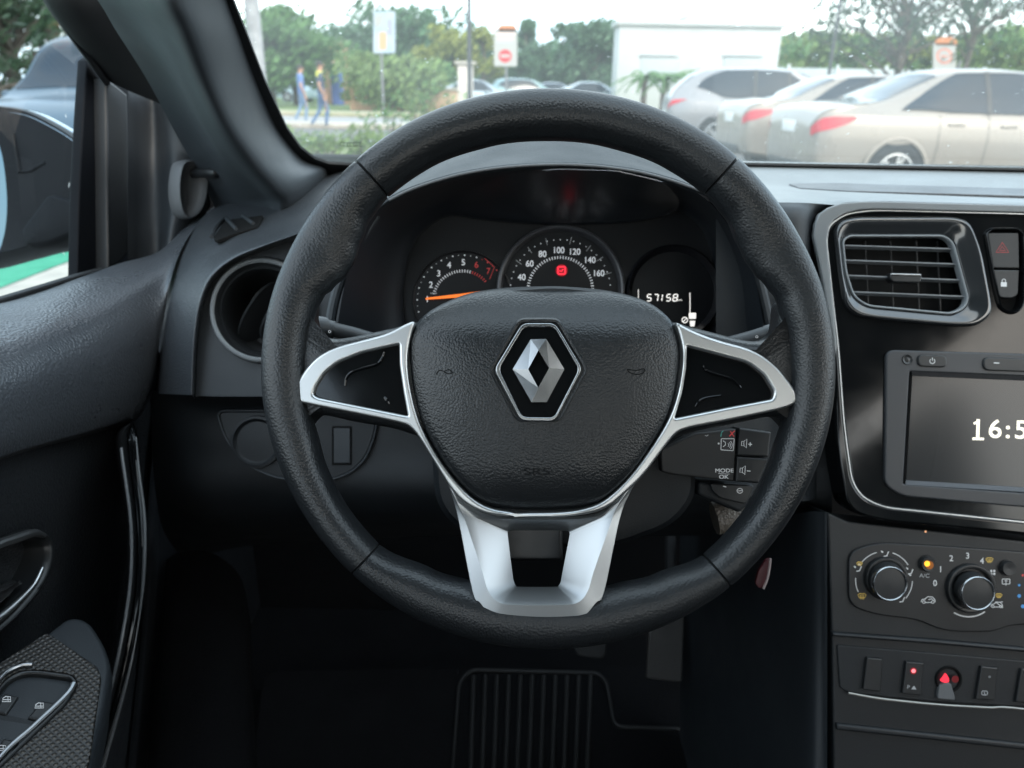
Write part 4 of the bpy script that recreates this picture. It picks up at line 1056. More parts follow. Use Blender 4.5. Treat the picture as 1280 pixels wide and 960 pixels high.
mb = MB(); mb.tube([gp_(i, 0.09, .0085) for i in range(4, 60)], 0.0014, 8); mb.tube([gp_(i, 0.93, .0075) for i in range(2, 60)], [0.0006+0.0012*abs(sin(i*0.11)) for i in range(2, 60)], 8)
mb.build('grip_edge', pbr('grip_edge_grey', (0.10, 0.105, 0.11), 0.28), grp)
# release handle recess
PD = Plane(WX(20, 720, -.390), Vector((1, -0.12, 0.18)), (0, 1, 0))
hb = rnd([(-60, 720), (-20, 690), (12, 672), (34, 664.5), (50, 668), (60, 680), (60, 700), (52, 724), (34, 748), (8, 776), (-60, 830)], 14)
mb = MB(); o = resample(hb, 120)
dome_mb(mb, PD, o, [(-5, -0.002), (-3, 0.004), (0, 0.006), (3.5, 0.005), (6.5, 0.000), (9, -0.012), (12, -0.02)], close=True)
rl = mb.build('release_bezel', K['satin'], door, True, 60)
mb = MB(); mb.tube([PD.pt(p.x, p.y, 0.0058) for p in cr([(-60, 716), (-20, 686), (12, 673.5), (34, 667), (48, 670)], False, 8)], [0.0020+0.0018*sin(pi*i/32) for i in range(33)], 10)
mb.build('bezel_highlight', pbr('bezel_silver', (0.35, 0.36, 0.37), 0.3, metal=0.9), rl)
mb = MB(); mb.tube([PD.pt(p.x, p.y, 0.004) for p in cr([(-60, 806), (-20, 782), (0, 768), (22, 748), (38, 730), (48, 710)], False, 8)], [0.0042-0.0030*(i/40) for i in range(41)], 12)
mb.build('release_lever', K['chrome'], rl)
mb = MB(); o2 = resample(rnd([(-50, 740), (0, 735), (20, 728), (36, 722), (20, 745), (0, 762), (-50, 795)], 4), 50)
dome_mb(mb, PD, o2, [(0, -0.012), (2, -0.004), (5, -0.002)]); mb.build('lever_plate', pbr('lever_grey', (0.06, 0.06, 0.062), 0.25, metal=0.6), rl)
# armrest with woven inlay
arm_z = 0.80
PA_ = Plane(WZ(60, 860, arm_z), Vector((0.25, -0.05, 1)), (1, 0, 0))
mw, t_, b_ = nt('woven_inlay')
tc = t_.nodes.new('ShaderNodeTexCoord'); mp = t_.nodes.new('ShaderNodeMapping'); mp.inputs['Rotation'].default_value = (0, 0, 0.5)
t_.links.new(tc.outputs['Object'], mp.inputs['Vector'])
hs = []
for dr in ('X', 'Y'):
    wv = t_.nodes.new('ShaderNodeTexWave'); wv.bands_direction = dr; wv.inputs['Scale'].default_value = 88; wv.inputs['Distortion'].default_value = 0.3
    t_.links.new(mp.outputs[0], wv.inputs['Vector']); hs.append(wv)
ml = t_.nodes.new('ShaderNodeMath'); ml.operation = 'MULTIPLY'
t_.links.new(hs[0].outputs['Fac'], ml.inputs[0]); t_.links.new(hs[1].outputs['Fac'], ml.inputs[1])
rp = t_.nodes.new('ShaderNodeMapRange'); rp.inputs[1].default_value = 0.15; rp.inputs[2].default_value = 0.6
t_.links.new(ml.outputs[0], rp.inputs[0])
mx_ = t_.nodes.new('ShaderNodeMix'); mx_.data_type = 'RGBA'; mx_.inputs[6].default_value = (0.012, 0.011, 0.010, 1); mx_.inputs[7].default_value = (0.060, 0.052, 0.044, 1)
t_.links.new(rp.outputs[0], mx_.inputs[0]); t_.links.new(mx_.outputs[2], b_.inputs['Base Color'])
bp = t_.nodes.new('ShaderNodeBump'); bp.inputs['Strength'].default_value = 0.8; bp.inputs['Distance'].default_value = 0.0008
t_.links.new(ml.outputs[0], bp.inputs['Height']); t_.links.new(bp.outputs[0], b_.inputs['Normal']); b_.inputs['Roughness'].default_value = 0.38
ao = rnd([(-120, 915), (0, 827), (58, 789), (86, 767), (112, 772), (134, 806), (142, 835), (132, 890), (118, 945), (100, 1010), (80, 1100), (-120, 1200)], [10, 10, 8, 12, 12, 16, 16, 10, 10, 10, 20, 20])
mb = MB(); dome_mb(mb, PA_, resample(ao, 150), [(0, -0.05), (-1, -0.012), (2, -0.003), (5, 0.0), (9, 0.0012)]); arm = mb.build('armrest', K['trim'], door, True, 60)
wo = rnd([(-110, 912), (0, 828), (57, 791), (62, 792), (122, 833), (127, 847), (113, 945), (95, 1010), (70, 1100), (-110, 1180)], [4, 4, 4, 3, 5, 6, 10, 10, 10, 10])
so_ = rnd([(-90, 950), (-20, 880), (10, 845), (28, 837), (48, 836.5), (88, 842), (96, 850), (95, 860), (84, 878), (0, 958), (-60, 1040), (-120, 1040)], [8, 20, 14, 8, 8, 5, 5, 5, 8, 10, 10, 10])
plate('woven_panel', PA_, [wo, so_], 0.006, 0.0012, mw, arm, 0.0032)
sb = plate('switch_bezel', PA_, [so_, inset(so_, 4.5)], 0.012, 0.0018, K['satin'], arm, 0.0055)
mb = MB(); mb.tube([PA_.pt(p.x, p.y, 0.0056) for p in cr([(-60, 1034), (0, 954), (42, 915), (82, 877), (92, 862)], False, 8)], [0.0012+0.0010*i/32 for i in range(33)], 8)
mb.tube([PA_.pt(p.x, p.y, 0.0056) for p in cr([(-30, 892), (0, 856), (12, 845), (28, 838.5), (40, 837.5)], False, 8)], 0.0011, 8)
mb.build('bezel_line', pbr('bezel_line_silver', (0.42, 0.43, 0.44), 0.28, metal=0.9), sb)
pkb = plate('switch_pocket', PA_, [inset(so_, 4)], 0.004, 0, K['gap'], sb, -0.004)
def wsw(p, tilt=0):
    s_ = plate('window_switch', PA_, [rnd(p, 2)], 0.008, 0.0016, K['key'], arm, 0.003)
    return s_
s1_ = wsw([(34, 897), (52, 875), (72, 879), (58, 903)]); s2_ = wsw([(-8, 889), (6, 866), (24, 870), (8, 893)]); s3_ = wsw([(-12, 952), (4, 922), (24, 926), (4, 958)])
plate('switch_bridge', PA_, [rnd([(-30, 884), (66, 904), (80, 880), (86, 884), (66, 912), (-34, 896)], 3)], 0.006, 0.001, K['dark'], arm, 0.0012)
def winicon(x, y, s, par):
    ik = Ink(PA_, 0.0034)
    ik.stroke([(x-5.5*s, y+3*s), (x-4*s, y-1.5*s), (x-1*s, y-3.4*s), (x+5*s, y-3*s), (x+5.5*s, y+3*s)], 1.0, 0, True)
    ik.stroke([(x-4.4*s, y+0.6*s), (x+5.2*s, y+0.6*s)], 0.9); ik.stroke([(x+1.8*s, y-3*s), (x+2.2*s, y+3*s)], 0.8)
    ik.build('printed_symbol', K['ink'], par)
winicon(49, 882, 1.0, s1_); winicon(8, 874, 1.0, s2_); winicon(2, 935, 1.0, s3_)
# window frame: dark rail under the glass, front bar, header
def strip(name, L, Rr, mat, par, thick=0.012, X0=None):
    pass
def railX(name, outl, X, thick, mat, par, bev=0.002, n=(1, -0.06, 0.05)):
    P = Plane(WX(outl[0][0], outl[0][1], X), Vector(n), (0, 1, 0))
    return plate(name, P, [outl], thick, bev, mat, par)
Xg = -0.485
railX('sill_seal', [(-120, 402), (0, 374), (60, 356), (102, 343), (134, 334), (134, 345), (104, 349), (60, 364), (0, 382), (-120, 415)], -0.472, 0.012, K['rubber'], door)
fb = railX('window_frame', [(109, 76), (116, 70), (127, 78), (133, 100), (134, 200), (135, 338), (118, 346), (97, 349), (99, 250), (104, 150)], -0.478, 0.012, K['matte'], door)
railX('frame_groove', [(127.5, 84), (132, 98), (134, 200), (134.5, 336), (131, 338), (130, 200)], -0.4765, 0.01, K['gap'], fb, 0.0)
railX('inner_frame', [(133, 98), (143, 104), (160, 118), (162, 200), (162, 316), (150, 330), (136, 338), (134.5, 200)], -0.462, 0.03, K['dark'], door, 0.004)
hd = [[(52, -60, -.47), (62, -60, -.452), (84, -60, -.43), (110, -60, -.41)],
      [(50, -8, -.47), (57, -8, -.455), (86, -8, -.43), (124, -8, -.41)],
      [(86, 46, -.47), (92, 46, -.457), (116, 42, -.435), (150, 34, -.41)],
      [(112, 78, -.475), (118, 79, -.462), (140, 78, -.44), (176, 80, -.412)],
      [(126, 100, -.475), (134, 101, -.465), (160, 113, -.445), (205, 132, -.412)]]
hdw = rX(hd); hdw.insert(0, [a_+(a_-b_)*5 for a_, b_ in zip(hdw[0], hdw[1])])
hdr = loft('door_header', hdw, K['rubber'], door, 6, 5)
mb = MB(); mb.tube([WX(p.x, p.y, -0.462) for p in cr([(52, -50), (58, -4), (93, 49), (118, 82), (134, 104)], False, 8)], 0.0035, 8)
mb.build('header_seal', K['satin'], hdr)
railX('mirror_base', [(134, 92), (160, 100), (215, 110), (290, 250), (300, 300), (250, 345), (134, 345)], -0.49, 0.02, K['matte'], door)
# sail panel with the mirror stalk
sp = [[(160, 112, -.445), (175, 116, -.44), (192, 118, -.43), (200, 122, -.415), (206, 130, -.405)],
      [(160, 180, -.447), (178, 180, -.442), (196, 180, -.43), (212, 180, -.405), (233, 184, -.385)],
      [(160, 250, -.449), (178, 250, -.444), (197, 250, -.43), (222, 250, -.40), (262, 246, -.378)],
      [(160, 290, -.45), (178, 290, -.444), (198, 290, -.43), (216, 287, -.405), (258, 266, -.382)],
      [(160, 324, -.45), (178, 322, -.445), (199, 320, -.43), (209, 312, -.41), (244, 282, -.39)]]
sl = loft('mirror_trim', rX(sp), K['trim'], door, 6, 6)
# oval dish and its adjusting lever
c0 = on_surface(sl, 237, 238).o
nz_ = (Vector((0.86, -0.5, 0.1))).normalized()
PD2 = Plane(c0, nz_, (0, 1, 0))
mb = MB(); o = resample(cr([(222, 205), (236, 201.5), (246, 206), (252, 222), (250, 246), (243, 264), (231, 272), (222, 267), (217, 250), (216.5, 226)], True, 8), 70)
dome_mb(mb, PD2, o, [(-3, -0.004), (-1.5, 0.009), (0.5, 0.012), (2.5, 0.0115), (5, 0.008), (9, 0.005), (13, 0.004)])
dsh = mb.build('adjuster_dish', grain('dish_trim', (0.11, 0.115, 0.12), 0.42, 1300, 0.00012, 0.3), door, True, 60)
mb = MB(); mb.tube([PD2.pt(234, 219, -0.01), PD2.pt(240, 217, 0.006), W(252, 216.5, (PD2.hit(240, 217)-EYE).dot(F)-0.018), W(266, 216.5, (PD2.hit(240, 217)-EYE).dot(F)-0.03), W(271, 216.5, (PD2.hit(240, 217)-EYE).dot(F)-0.033), W(273, 216.5, (PD2.hit(240, 217)-EYE).dot(F)-0.034)],
                   [0.0062, 0.0058, 0.0056, 0.0062, 0.0052, 0.002], 16)
mb.build('adjuster_lever', K['satin'], dsh)
# side glass
mg, t_, b_ = nt('side_glass')
def glass_nodes(m, haze, dustscale, tint, hazecol=(0.8, 0.82, 0.8)):
    t = m.node_tree; N = t.nodes.new; L = t.links.new
    for n in list(t.nodes): t.nodes.remove(n)
    out = N('ShaderNodeOutputMaterial'); tr = N('ShaderNodeBsdfTransparent'); tr.inputs[0].default_value = (*tint, 1)
    gl_ = N('ShaderNodeBsdfGlossy'); gl_.inputs['Roughness'].default_value = 0.01
    lw = N('ShaderNodeLayerWeight'); lw.inputs['Blend'].default_value = 0.5
    pw_ = N('ShaderNodeMath'); pw_.operation = 'POWER'; pw_.inputs[1].default_value = 5.0; L(lw.outputs['Facing'], pw_.inputs[0])
    fr = N('ShaderNodeMath'); fr.operation = 'MULTIPLY_ADD'; fr.inputs[1].default_value = 0.55; fr.inputs[2].default_value = 0.045; L(pw_.outputs[0], fr.inputs[0])
    df = N('ShaderNodeBsdfTranslucent'); df.inputs[0].default_value = (*hazecol, 1)
    d2 = N('ShaderNodeBsdfDiffuse'); d2.inputs[0].default_value = (*hazecol, 1)
    mxh = N('ShaderNodeMixShader'); mxh.inputs[0].default_value = 0.25; L(df.outputs[0], mxh.inputs[1]); L(d2.outputs[0], mxh.inputs[2])
    tc = N('ShaderNodeTexCoord')
    n1 = N('ShaderNodeTexNoise'); n1.inputs['Scale'].default_value = 6; n1.inputs['Detail'].default_value = 6; L(tc.outputs['Object'], n1.inputs['Vector'])
    n2 = N('ShaderNodeTexNoise'); n2.inputs['Scale'].default_value = dustscale; n2.inputs['Detail'].default_value = 1; L(tc.outputs['Object'], n2.inputs['Vector'])
    m1 = N('ShaderNodeMapRange'); m1.inputs[1].default_value = .3; m1.inputs[2].default_value = .7; m1.inputs[3].default_value = haze*0.75; m1.inputs[4].default_value = haze*1.3
    L(n1.outputs['Fac'], m1.inputs[0])
    m2 = N('ShaderNodeMapRange'); m2.inputs[1].default_value = .74; m2.inputs[2].default_value = .80; m2.inputs[3].default_value = 0; m2.inputs[4].default_value = 0.45
    L(n2.outputs['Fac'], m2.inputs[0])
    ad = N('ShaderNodeMath'); ad.operation = 'ADD'; ad.use_clamp = True; L(m1.outputs[0], ad.inputs[0]); L(m2.outputs[0], ad.inputs[1])
    a = N('ShaderNodeMixShader'); L(ad.outputs[0], a.inputs[0]); L(tr.outputs[0], a.inputs[1]); L(mxh.outputs[0], a.inputs[2])
    b = N('ShaderNodeMixShader'); L(fr.outputs[0], b.inputs[0]); L(a.outputs[0], b.inputs[1]); L(gl_.outputs[0], b.inputs[2])
    L(b.outputs[0], out.inputs[0])
glass_nodes(mg, 0.006, 60, (0.76, 0.83, 0.85))
gv = [WX(x, y, Xg) for x, y in ((-400, 470), (0, 376), (60, 358), (102, 345), (108, 78), (56, -4), (20, -60), (-300, -140))]
mb = MB(); mb.ngon(gv); mb.build('side_window', mg, door, False, 0)
# outer skin of the door keeps daylight out of the footwell
mb = MB(); mb.box((-0.56, -0.05, 0.63), (0.03, 1.6, 0.6), 0, None, 0.01); mb.build('outer_skin', pbr('car_paint_dark', (0.02, 0.025, 0.035), 0.25, coat=1.0), door)

# exterior mirror on the door
mir = thing('side_mirror', WX(90, 290, -0.62), 'dark exterior mirror seen through the driver side window', 'wing mirror')
PM = CP(1.13)
mo_ = [(-150, 160), (-110, 132), (-40, 126), (0, 128.5), (32, 134), (62, 148), (88, 164), (104, 180), (108, 205), (108, 248), (104, 280), (88, 297), (60, 308), (30, 314), (0, 322), (-60, 336), (-130, 332), (-165, 290), (-170, 210)]
mb = MB(); dome_mb(mb, PM, resample(cr(mo_, True, 6), 120), [(28, -0.12), (10, -0.09), (3, -0.05), (0, -0.02), (1.5, -0.008), (5, 0.0)], close=False)
mb.build('mirror_shell', K['dark'], mir, True, 60)
inn_ = [(-140, 175), (-100, 158), (-40, 160), (-10, 166), (2, 190), (8, 230), (9, 266), (4, 300), (-8, 318), (-60, 328), (-120, 320), (-150, 285), (-155, 215)]
io = resample(cr(inn_, True, 6), 120); oo = align(io, resample(inset(resample(cr(mo_, True, 6), 120), 5), 120))
if area(io)*area(oo) < 0: oo = align(io, oo[::-1])
mb = MB(); mb.grid([[PM.pt(p.x, p.y, 0.0) for p in oo], [PM.pt(p.x*.5+q.x*.5, p.y*.5+q.y*.5, 0.004) for p, q in zip(oo, io)], [PM.pt(q.x, q.y, 0.0) for q in io], [PM.pt(q.x, q.y, -0.02) for q in io]], closed_v=True)
mb.build('mirror_frame', K['matte'], mir, True, 60)
plate('mirror_glass', PM, [inset(io, 0.5)], 0.004, 0, pbr('mirror_silver', (0.16, 0.22, 0.24), 0.03, metal=1.0), mir, -0.008)
mb = MB()
cap = cr([(-150, 158), (-110, 130), (-40, 124), (0, 126.5), (32, 132), (62, 146), (88, 162), (106, 180)], False, 8)
mb.grid([[PM.pt(p.x+1, p.y+13, 0.0015) for p in cap], [PM.pt(p.x, p.y+5, -0.006) for p in cap], [PM.pt(p.x, p.y-1, -0.03) for p in cap], [PM.pt(p.x, p.y-1, -0.09) for p in cap]])
mb.build('mirror_sky_strip', pbr('sky_strip_blue', (0.10, 0.15, 0.20), 0.25, coat=1.0), mir, True, 60)  # pale blue strip standing in for the sky reflection along the housing top
# lower moulded arm and fold line
mb = MB(); dome_mb(mb, CP(1.10), resample(rnd([(24, 288), (60, 240), (76, 245), (110, 256), (112, 286), (60, 306), (30, 310)], 8), 60), [(6, -0.06), (0, -0.01), (3, 0.0), (6, 0.002)])
mb.build('mirror_foot', K['matte'], mir, True, 60)
mb = MB(); mb.tube([PM.pt(*p, 0.003) for p in ((18, 168), (26, 216), (40, 214), (58, 204))], 0.003, 8); mb.build('fold_seam', K['matte'], mir)

# ================================================================== WINDSCREEN PILLAR, GLASS, CABIN SHELL
pil = thing('windshield_pillar', W(330, 250, 0.93), 'grey trimmed left roof pillar between the door and windshield', 'pillar')
pr_ = [[(60, -70, .60), (110, -70, .565), (170, -70, .525), (222, -70, .52), (262, -70, wsd(262, -70, -.012)), (266, -70, wsd(266, -70, .005))],
       [(118, -5, .645), (150, -5, .61), (184, -5, .55), (222, -5, .53), (281, -5, wsd(281, -5, -.012)), (285.5, -5, wsd(285, -5, .006))],
       [(146, 40, .70), (178, 40, .66), (206, 40, .585), (240, 40, .56), (297, 40, wsd(297, 40, -.013)), (302, 40, wsd(302, 40, .006))],
       [(184, 100, .775), (212, 100, .73), (232, 100, .65), (262, 100, .615), (319, 100, wsd(319, 100, -.014)), (324, 100, wsd(324, 100, .006))],
       [(216, 160, .85), (242, 160, .80), (260, 160, .715), (290, 160, .672), (346, 160, wsd(346, 160, -.015)), (351, 160, wsd(351, 160, .006))],
       [(238, 200, .90), (264, 200, .85), (284, 200, .765), (318, 200, .728), (377, 198, wsd(377, 198, -.016)), (384, 196, wsd(384, 196, .006))],
       [(262, 245, .95), (288, 242, .90), (320, 239, .84), (346, 236, .785), (400, 213, .905), (408, 206, .93)],
       [(270, 268, .97), (296, 260, .92), (330, 255, .87), (356, 251, .815), (401, 234, .915), (409, 226, .94)]]
pr_.append([(x-2, y+26, d+.03) for x, y, d in pr_[-1]])
prw = L3(pr_); prw.insert(0, [a_+(a_-b_)*2.2 for a_, b_ in zip(prw[0], prw[1])])
loft('pillar_trim', prw, K['pillar'], pil, 8, 8)
wind = thing('windshield', W(800, 205, 0.915), 'large clear windshield with thin dust above the dashboard', 'windshield')
mwg, t_, b_ = nt('windshield_glass'); glass_nodes(mwg, 0.105, 160, (0.96, 0.985, 0.97), (0.80, 0.86, 0.82))
def ws(px, py, off=0.0): return W(px, py, wsd(px, py, off))
NW = Vector((0, sin(math.radians(30)), cos(math.radians(30))))
PWS = Plane(WY(640, 204, 0.95), NW, (1, 0, 0))
PWS = Plane(ws(640, 200), NW, (1, 0, 0))
gl_o = [(285, -90), (284, -5), (301, 40), (323, 100), (350, 160), (368, 186), (388, 202), (410, 208), (700, 204), (940, 206), (1280, 213), (1800, 226), (2150, -90)]
def wsy(x, y): return Vector((x, y, PWS.o.z-(y-PWS.o.y)*NW.y/NW.z))
YH = 0.25
mb = MB(); mb.ngon([wsy(-0.24, YH)]+[PWS.hit(*p) for p in gl_o[1:-1]]+[wsy(1.05, YH)]); mb.build('windshield_glass', mwg, wind, False, 0, recalc=False)
# black printed border along pillar and cowl
fr_i = [(262, -90), (275, -90), (291, -5), (309, 40), (332, 100), (359, 158), (376, 182), (394, 196), (412, 202), (440, 203.5), (700, 200), (940, 203.0), (1280, 209.5), (1800, 222), (1800, 250), (1280, 226), (940, 220), (640, 214), (396, 224), (350, 200), (290, 80), (255, -5)]
fr_o = [Vector(p) for p in fr_i]
plate('black_border', PWS, [fr_o], 0.003, 0.0, K['rubber'], wind, -0.004)
ik = Ink(PWS, -0.006)
for j, (x, w_) in enumerate(((427, 3), (431, 3), (435, 2.4), (439, 3), (443, 3), (447, 3), (450.5, 2.4))): ik.stroke([(x-w_/2, 178.4), (x+w_/2, 178.2)], 1.0); ik.stroke([(x-w_/2, 182.6), (x+w_/2*(0.4 if j % 2 else 1), 182.5)], 0.9); ik.stroke([(x-w_/2, 178.4), (x-w_/2, 182.6)], 0.7)
ik.build('glass_stamp', pbr('stamp_grey', (0.12, 0.14, 0.13), 0.6), wind)
# cabin shell: roof lining, opposite door, floor, firewall, rear seat wall
cab = thing('cabin_shell', (0.35, -0.2, 0.3), 'dark lined cabin interior around the footwell', 'car interior')
m_lin = pbr('roof_lining', (0.36, 0.36, 0.36), 0.9, var=0.1, vscale=60)
m_dk = K['carpet']
P0 = wsy(0, YH); yr = P0.y
mb = MB(); mb.box((0.33, (yr-1.55)/2+0.0, P0.z+0.02), (1.56, abs(yr+1.55), 0.03), 0, None, 0.01); mb.build('roof_lining', m_lin, cab)
mb = MB(); mb.box((1.14, -0.1, 0.62), (0.05, 2.6, 0.72), 0, None, 0.02); mb.build('far_door', K['doorlow'], cab)
mb = MB(); mb.box((0.36, -1.5, 0.62), (1.42, 0.08, 0.70), 0, None, 0.02); mb.build('rear_seat_wall', m_dk, cab)
for sx_ in (-0.52, 1.15):
    mb = MB(); mb.box((sx_, -1.05, 1.2), (0.05, 0.95, 0.5), 0, None, 0.02); mb.build('rear_light_block', m_lin, cab)  # unseen panels, added to close the rear sides and cut light from behind
mb = MB(); mb.box((0.36, -1.5, 1.08), (1.42, 0.1, 0.3), 0, None, 0.03); mb.build('rear_light_baffle', m_dk, cab)  # unseen, added above the seat wall to narrow the rear light opening
mb = MB(); mb.box((0.36, 1.18, 0.68), (1.9, 0.04, 0.84), 0); mb.build('firewall', m_dk, cab)
mb = MB(); mb.box((0.36, -0.15, 0.27), (1.9, 2.7, 0.04), 0); mb.build('floor_carpet', m_dk, cab)
mb = MB(); mb.box((-0.49, 0.98, 0.62), (0.06, 0.46, 0.685), 0, None, 0.02); mb.build('kick_panel', K['dark'], cab)
# flank of the seat / sill hump visible low left
mb = MB(); G = []
hl = [[(208, 700, 1.02), (225, 690, 1.0), (262, 690, 1.0), (300, 720, 1.0), (314, 780, 1.0)], [(196, 820, .96), (212, 805, .93), (262, 800, .92), (306, 830, .93), (316, 870, .96)], [(180, 1000, .88), (200, 980, .85), (260, 980, .84), (310, 990, .86), (325, 1000, .9)]]
loft('footrest', L3(hl), K['carpet'], cab, 6, 6)
# pedals and mat
ped = thing('accelerator_pedal', W(832, 825, 1.06), 'slim grey accelerator pedal right of the rubber mat', 'pedal')
plate('pedal_pad', Plane(W(832, 825, 1.06), (0, -0.75, 0.66)), [rnd([(813, 760), (856, 764), (853, 853), (808, 848)], 4)], 0.012, 0.003, grain('pedal_rubber', (0.055, 0.05, 0.045), 0.6, 600, 0.0006, 0.6), ped)
mb = MB(); mb.tube([W(834, 770, 1.07), W(838, 720, 1.14), W(838, 660, 1.16)], 0.008, 10); mb.build('pedal_arm', K['rubber'], ped)
pe2 = thing('brake_pedal', W(735, 800, 0.98), 'dark brake pedal half hidden behind the lower rim', 'pedal')
plate('pedal_pad', Plane(W(735, 800, 0.98), (0, -0.8, 0.6)), [rnd([(700, 770), (762, 772), (758, 818), (752, 824), (722, 820)], 4)], 0.014, 0.003, K['rubber'], pe2)
mb = MB(); mb.tube([W(732, 780, 1.0), W(732, 700, 1.1)], 0.009, 10); mb.build('pedal_arm', K['rubber'], pe2)
mat_ = thing('floor_mat', WZ(670, 930, 0.30), 'black rubber floor mat with a ribbed heel pad', 'floor mat')
PMt = Plane((0, 0.8, 0.302), (0, -0.12, 1), (1, 0, 0))
m_rub = grain('mat_rubber', (0.007, 0.0075, 0.0075), 0.6, 500, 0.0006, 0.5)
heel = rnd([(588, 834), (748, 838), (760, 850), (770, 905), (860, 908), (880, 1010), (560, 1010), (572, 850)], [14, 12, 10, 10, 16, 10, 10, 12])
plate('mat_base', PMt, [rnd([(330, 838), (900, 830), (960, 1080), (300, 1080)], 20)], 0.008, 0.002, K['carpet'], mat_)
hp = plate('heel_pad', PMt, [heel, inset(heel, 4)], 0.008, 0.002, m_rub, mat_, 0.005)
mb = MB()
for i in range(11):
    x = 592+i*14.6
    mb.tube([PMt.pt(x, 846, 0.002), PMt.pt(x-2, 910, 0.002), PMt.pt(x-5, 1000, 0.002)], 0.0036, 8)
mb.build('pad_rib', m_rub, hp)
# ================================================================== OUTSIDE
def G0(px, Y, z=0.0):
    """ground point seen in column px at forward distance Y"""
    # solve px column at height z
    lo_, hi_ = -2000, 4000
    for _ in range(60):
        m = (lo_+hi_)/2
        r = ray(px, m); t = Y/r.y
        if EYE.z+r.z*t > z: lo_ = m
        else: hi_ = m
    return WY(px, m, Y)
def zat(px, py, Y): return WY(px, py, Y).z
def noise_mat(name, c0, c1, scale, rough=0.9, detail=8, c2=None, s2=2.0):
    m, t, b = nt(name); N = t.nodes.new; L = t.links.new
    tc = N('ShaderNodeTexCoord'); n = N('ShaderNodeTexNoise'); n.inputs['Scale'].default_value = scale; n.inputs['Detail'].default_value = detail
    L(tc.outputs['Object'], n.inputs['Vector'])
    r = N('ShaderNodeValToRGB'); r.color_ramp.elements[0].position = .35; r.color_ramp.elements[1].position = .65
    r.color_ramp.elements[0].color = (*c0, 1); r.color_ramp.elements[1].color = (*c1, 1); L(n.outputs['Fac'], r.inputs[0])
    if c2:
        n2 = N('ShaderNodeTexNoise'); n2.inputs['Scale'].default_value = s2; n2.inputs['Detail'].default_value = 4; L(tc.outputs['Object'], n2.inputs['Vector'])
        mp = N('ShaderNodeMapRange'); mp.inputs[1].default_value = .45; mp.inputs[2].default_value = .6; L(n2.outputs['Fac'], mp.inputs[0])
        mx = N('ShaderNodeMix'); mx.data_type = 'RGBA'; L(mp.outputs[0], mx.inputs[0]); L(r.outputs[0], mx.inputs[6]); mx.inputs[7].default_value = (*c2, 1)
        L(mx.outputs[2], b.inputs['Base Color'])
    else: L(r.outputs[0], b.inputs['Base Color'])
    b.inputs['Roughness'].default_value = rough
    return m
def sheet(name, pts, z, mat, **kw):
    mb = MB(); mb.ngon([(x, y, z) for x, y in pts]); o = mb.build(name, mat, None, False, 0)
    for v in o.data.polygons:
        pass
    if o.data.polygons[0].normal.z < 0:
        o.data.flip_normals()
    o['kind'] = 'structure'; return o
m_asph = noise_mat('asphalt', (0.10, 0.10, 0.10), (0.15, 0.148, 0.143), 40, 0.9, 8, (0.13, 0.128, 0.12), 0.4)
sheet('ground', [(-400, -60), (400, -60), (400, 900), (-400, 900)], 0.0, m_asph)
m_pave = noise_mat('pavement', (0.34, 0.31, 0.27), (0.44, 0.40, 0.34), 6)
m_road = noise_mat('road_asphalt', (0.22, 0.22, 0.22), (0.28, 0.275, 0.27), 12)
def slab(name, x0, y0, x1, y1, h, mat, kind='structure'):
    mb = MB(); mb.box(((x0+x1)/2, (y0+y1)/2, h/2), (x1-x0, y1-y0, h), 0, None, 0.02); o = mb.build(name, mat, None, True, 30)
    if kind: o['kind'] = kind
    return o
# beside our car: painted bay edge and pale kerb paving
sheet('painted_strip', [(-5.6, -2), (-3.14, -2), (-3.14, 6.0), (-3.9, 6.0), (-5.6, 5.6)], 0.004, noise_mat('green_paint', (0.03, 0.24, 0.14), (0.05, 0.30, 0.18), 8))
sheet('pavement', [(-3.12, -2), (-2.2, -2), (-2.2, 6.2), (-3.12, 6.2)], 0.004, m_pave)
sheet('road', [(-60, 24.0), (60, 24.0), (60, 31), (-60, 31)], 0.004, m_road)
slab('kerb', -60, 22.6, 3.0, 24.0, 0.13, m_pave)
slab('kerb.001', -60, 31.0, 3.0, 34.0, 0.13, noise_mat('verge', (0.20, 0.22, 0.10), (0.34, 0.30, 0.22), 1.2))
m_grass = noise_mat('grass_ground', (0.07, 0.12, 0.03), (0.14, 0.19, 0.06), 2.0)
sheet('grass_field', [(-90, 36), (90, 36), (90, 160), (-90, 160)], 0.006, m_grass)

# ---------------------------------------------------------------- foliage
def leafmat(name, c, var=0.35):
    m, t, b = nt(name); N = t.nodes.new; L = t.links.new
    oi = N('ShaderNodeNewGeometry'); mr = N('ShaderNodeMapRange'); mr.inputs[3].default_value = 1-var; mr.inputs[4].default_value = 1+var*1.4
    L(oi.outputs['Random Per Island'], mr.inputs[0])
    mx = N('ShaderNodeMix'); mx.data_type = 'RGBA'; mx.blend_type = 'MULTIPLY'; mx.inputs[0].default_value = 1; mx.inputs[6].default_value = (*c, 1)
    L(mr.outputs[0], mx.inputs[7]); L(mx.outputs[2], b.inputs['Base Color']); b.inputs['Roughness'].default_value = 0.55
    tr = N('ShaderNodeBsdfTranslucent'); L(mx.outputs[2], tr.inputs[0])
    ms = N('ShaderNodeMixShader'); ms.inputs[0].default_value = 0.35
    out = [n for n in t.nodes if n.type == 'OUTPUT_MATERIAL'][0]
    L(b.outputs[0], ms.inputs[1]); L(tr.outputs[0], ms.inputs[2]); L(ms.outputs[0], out.inputs[0])
    return m
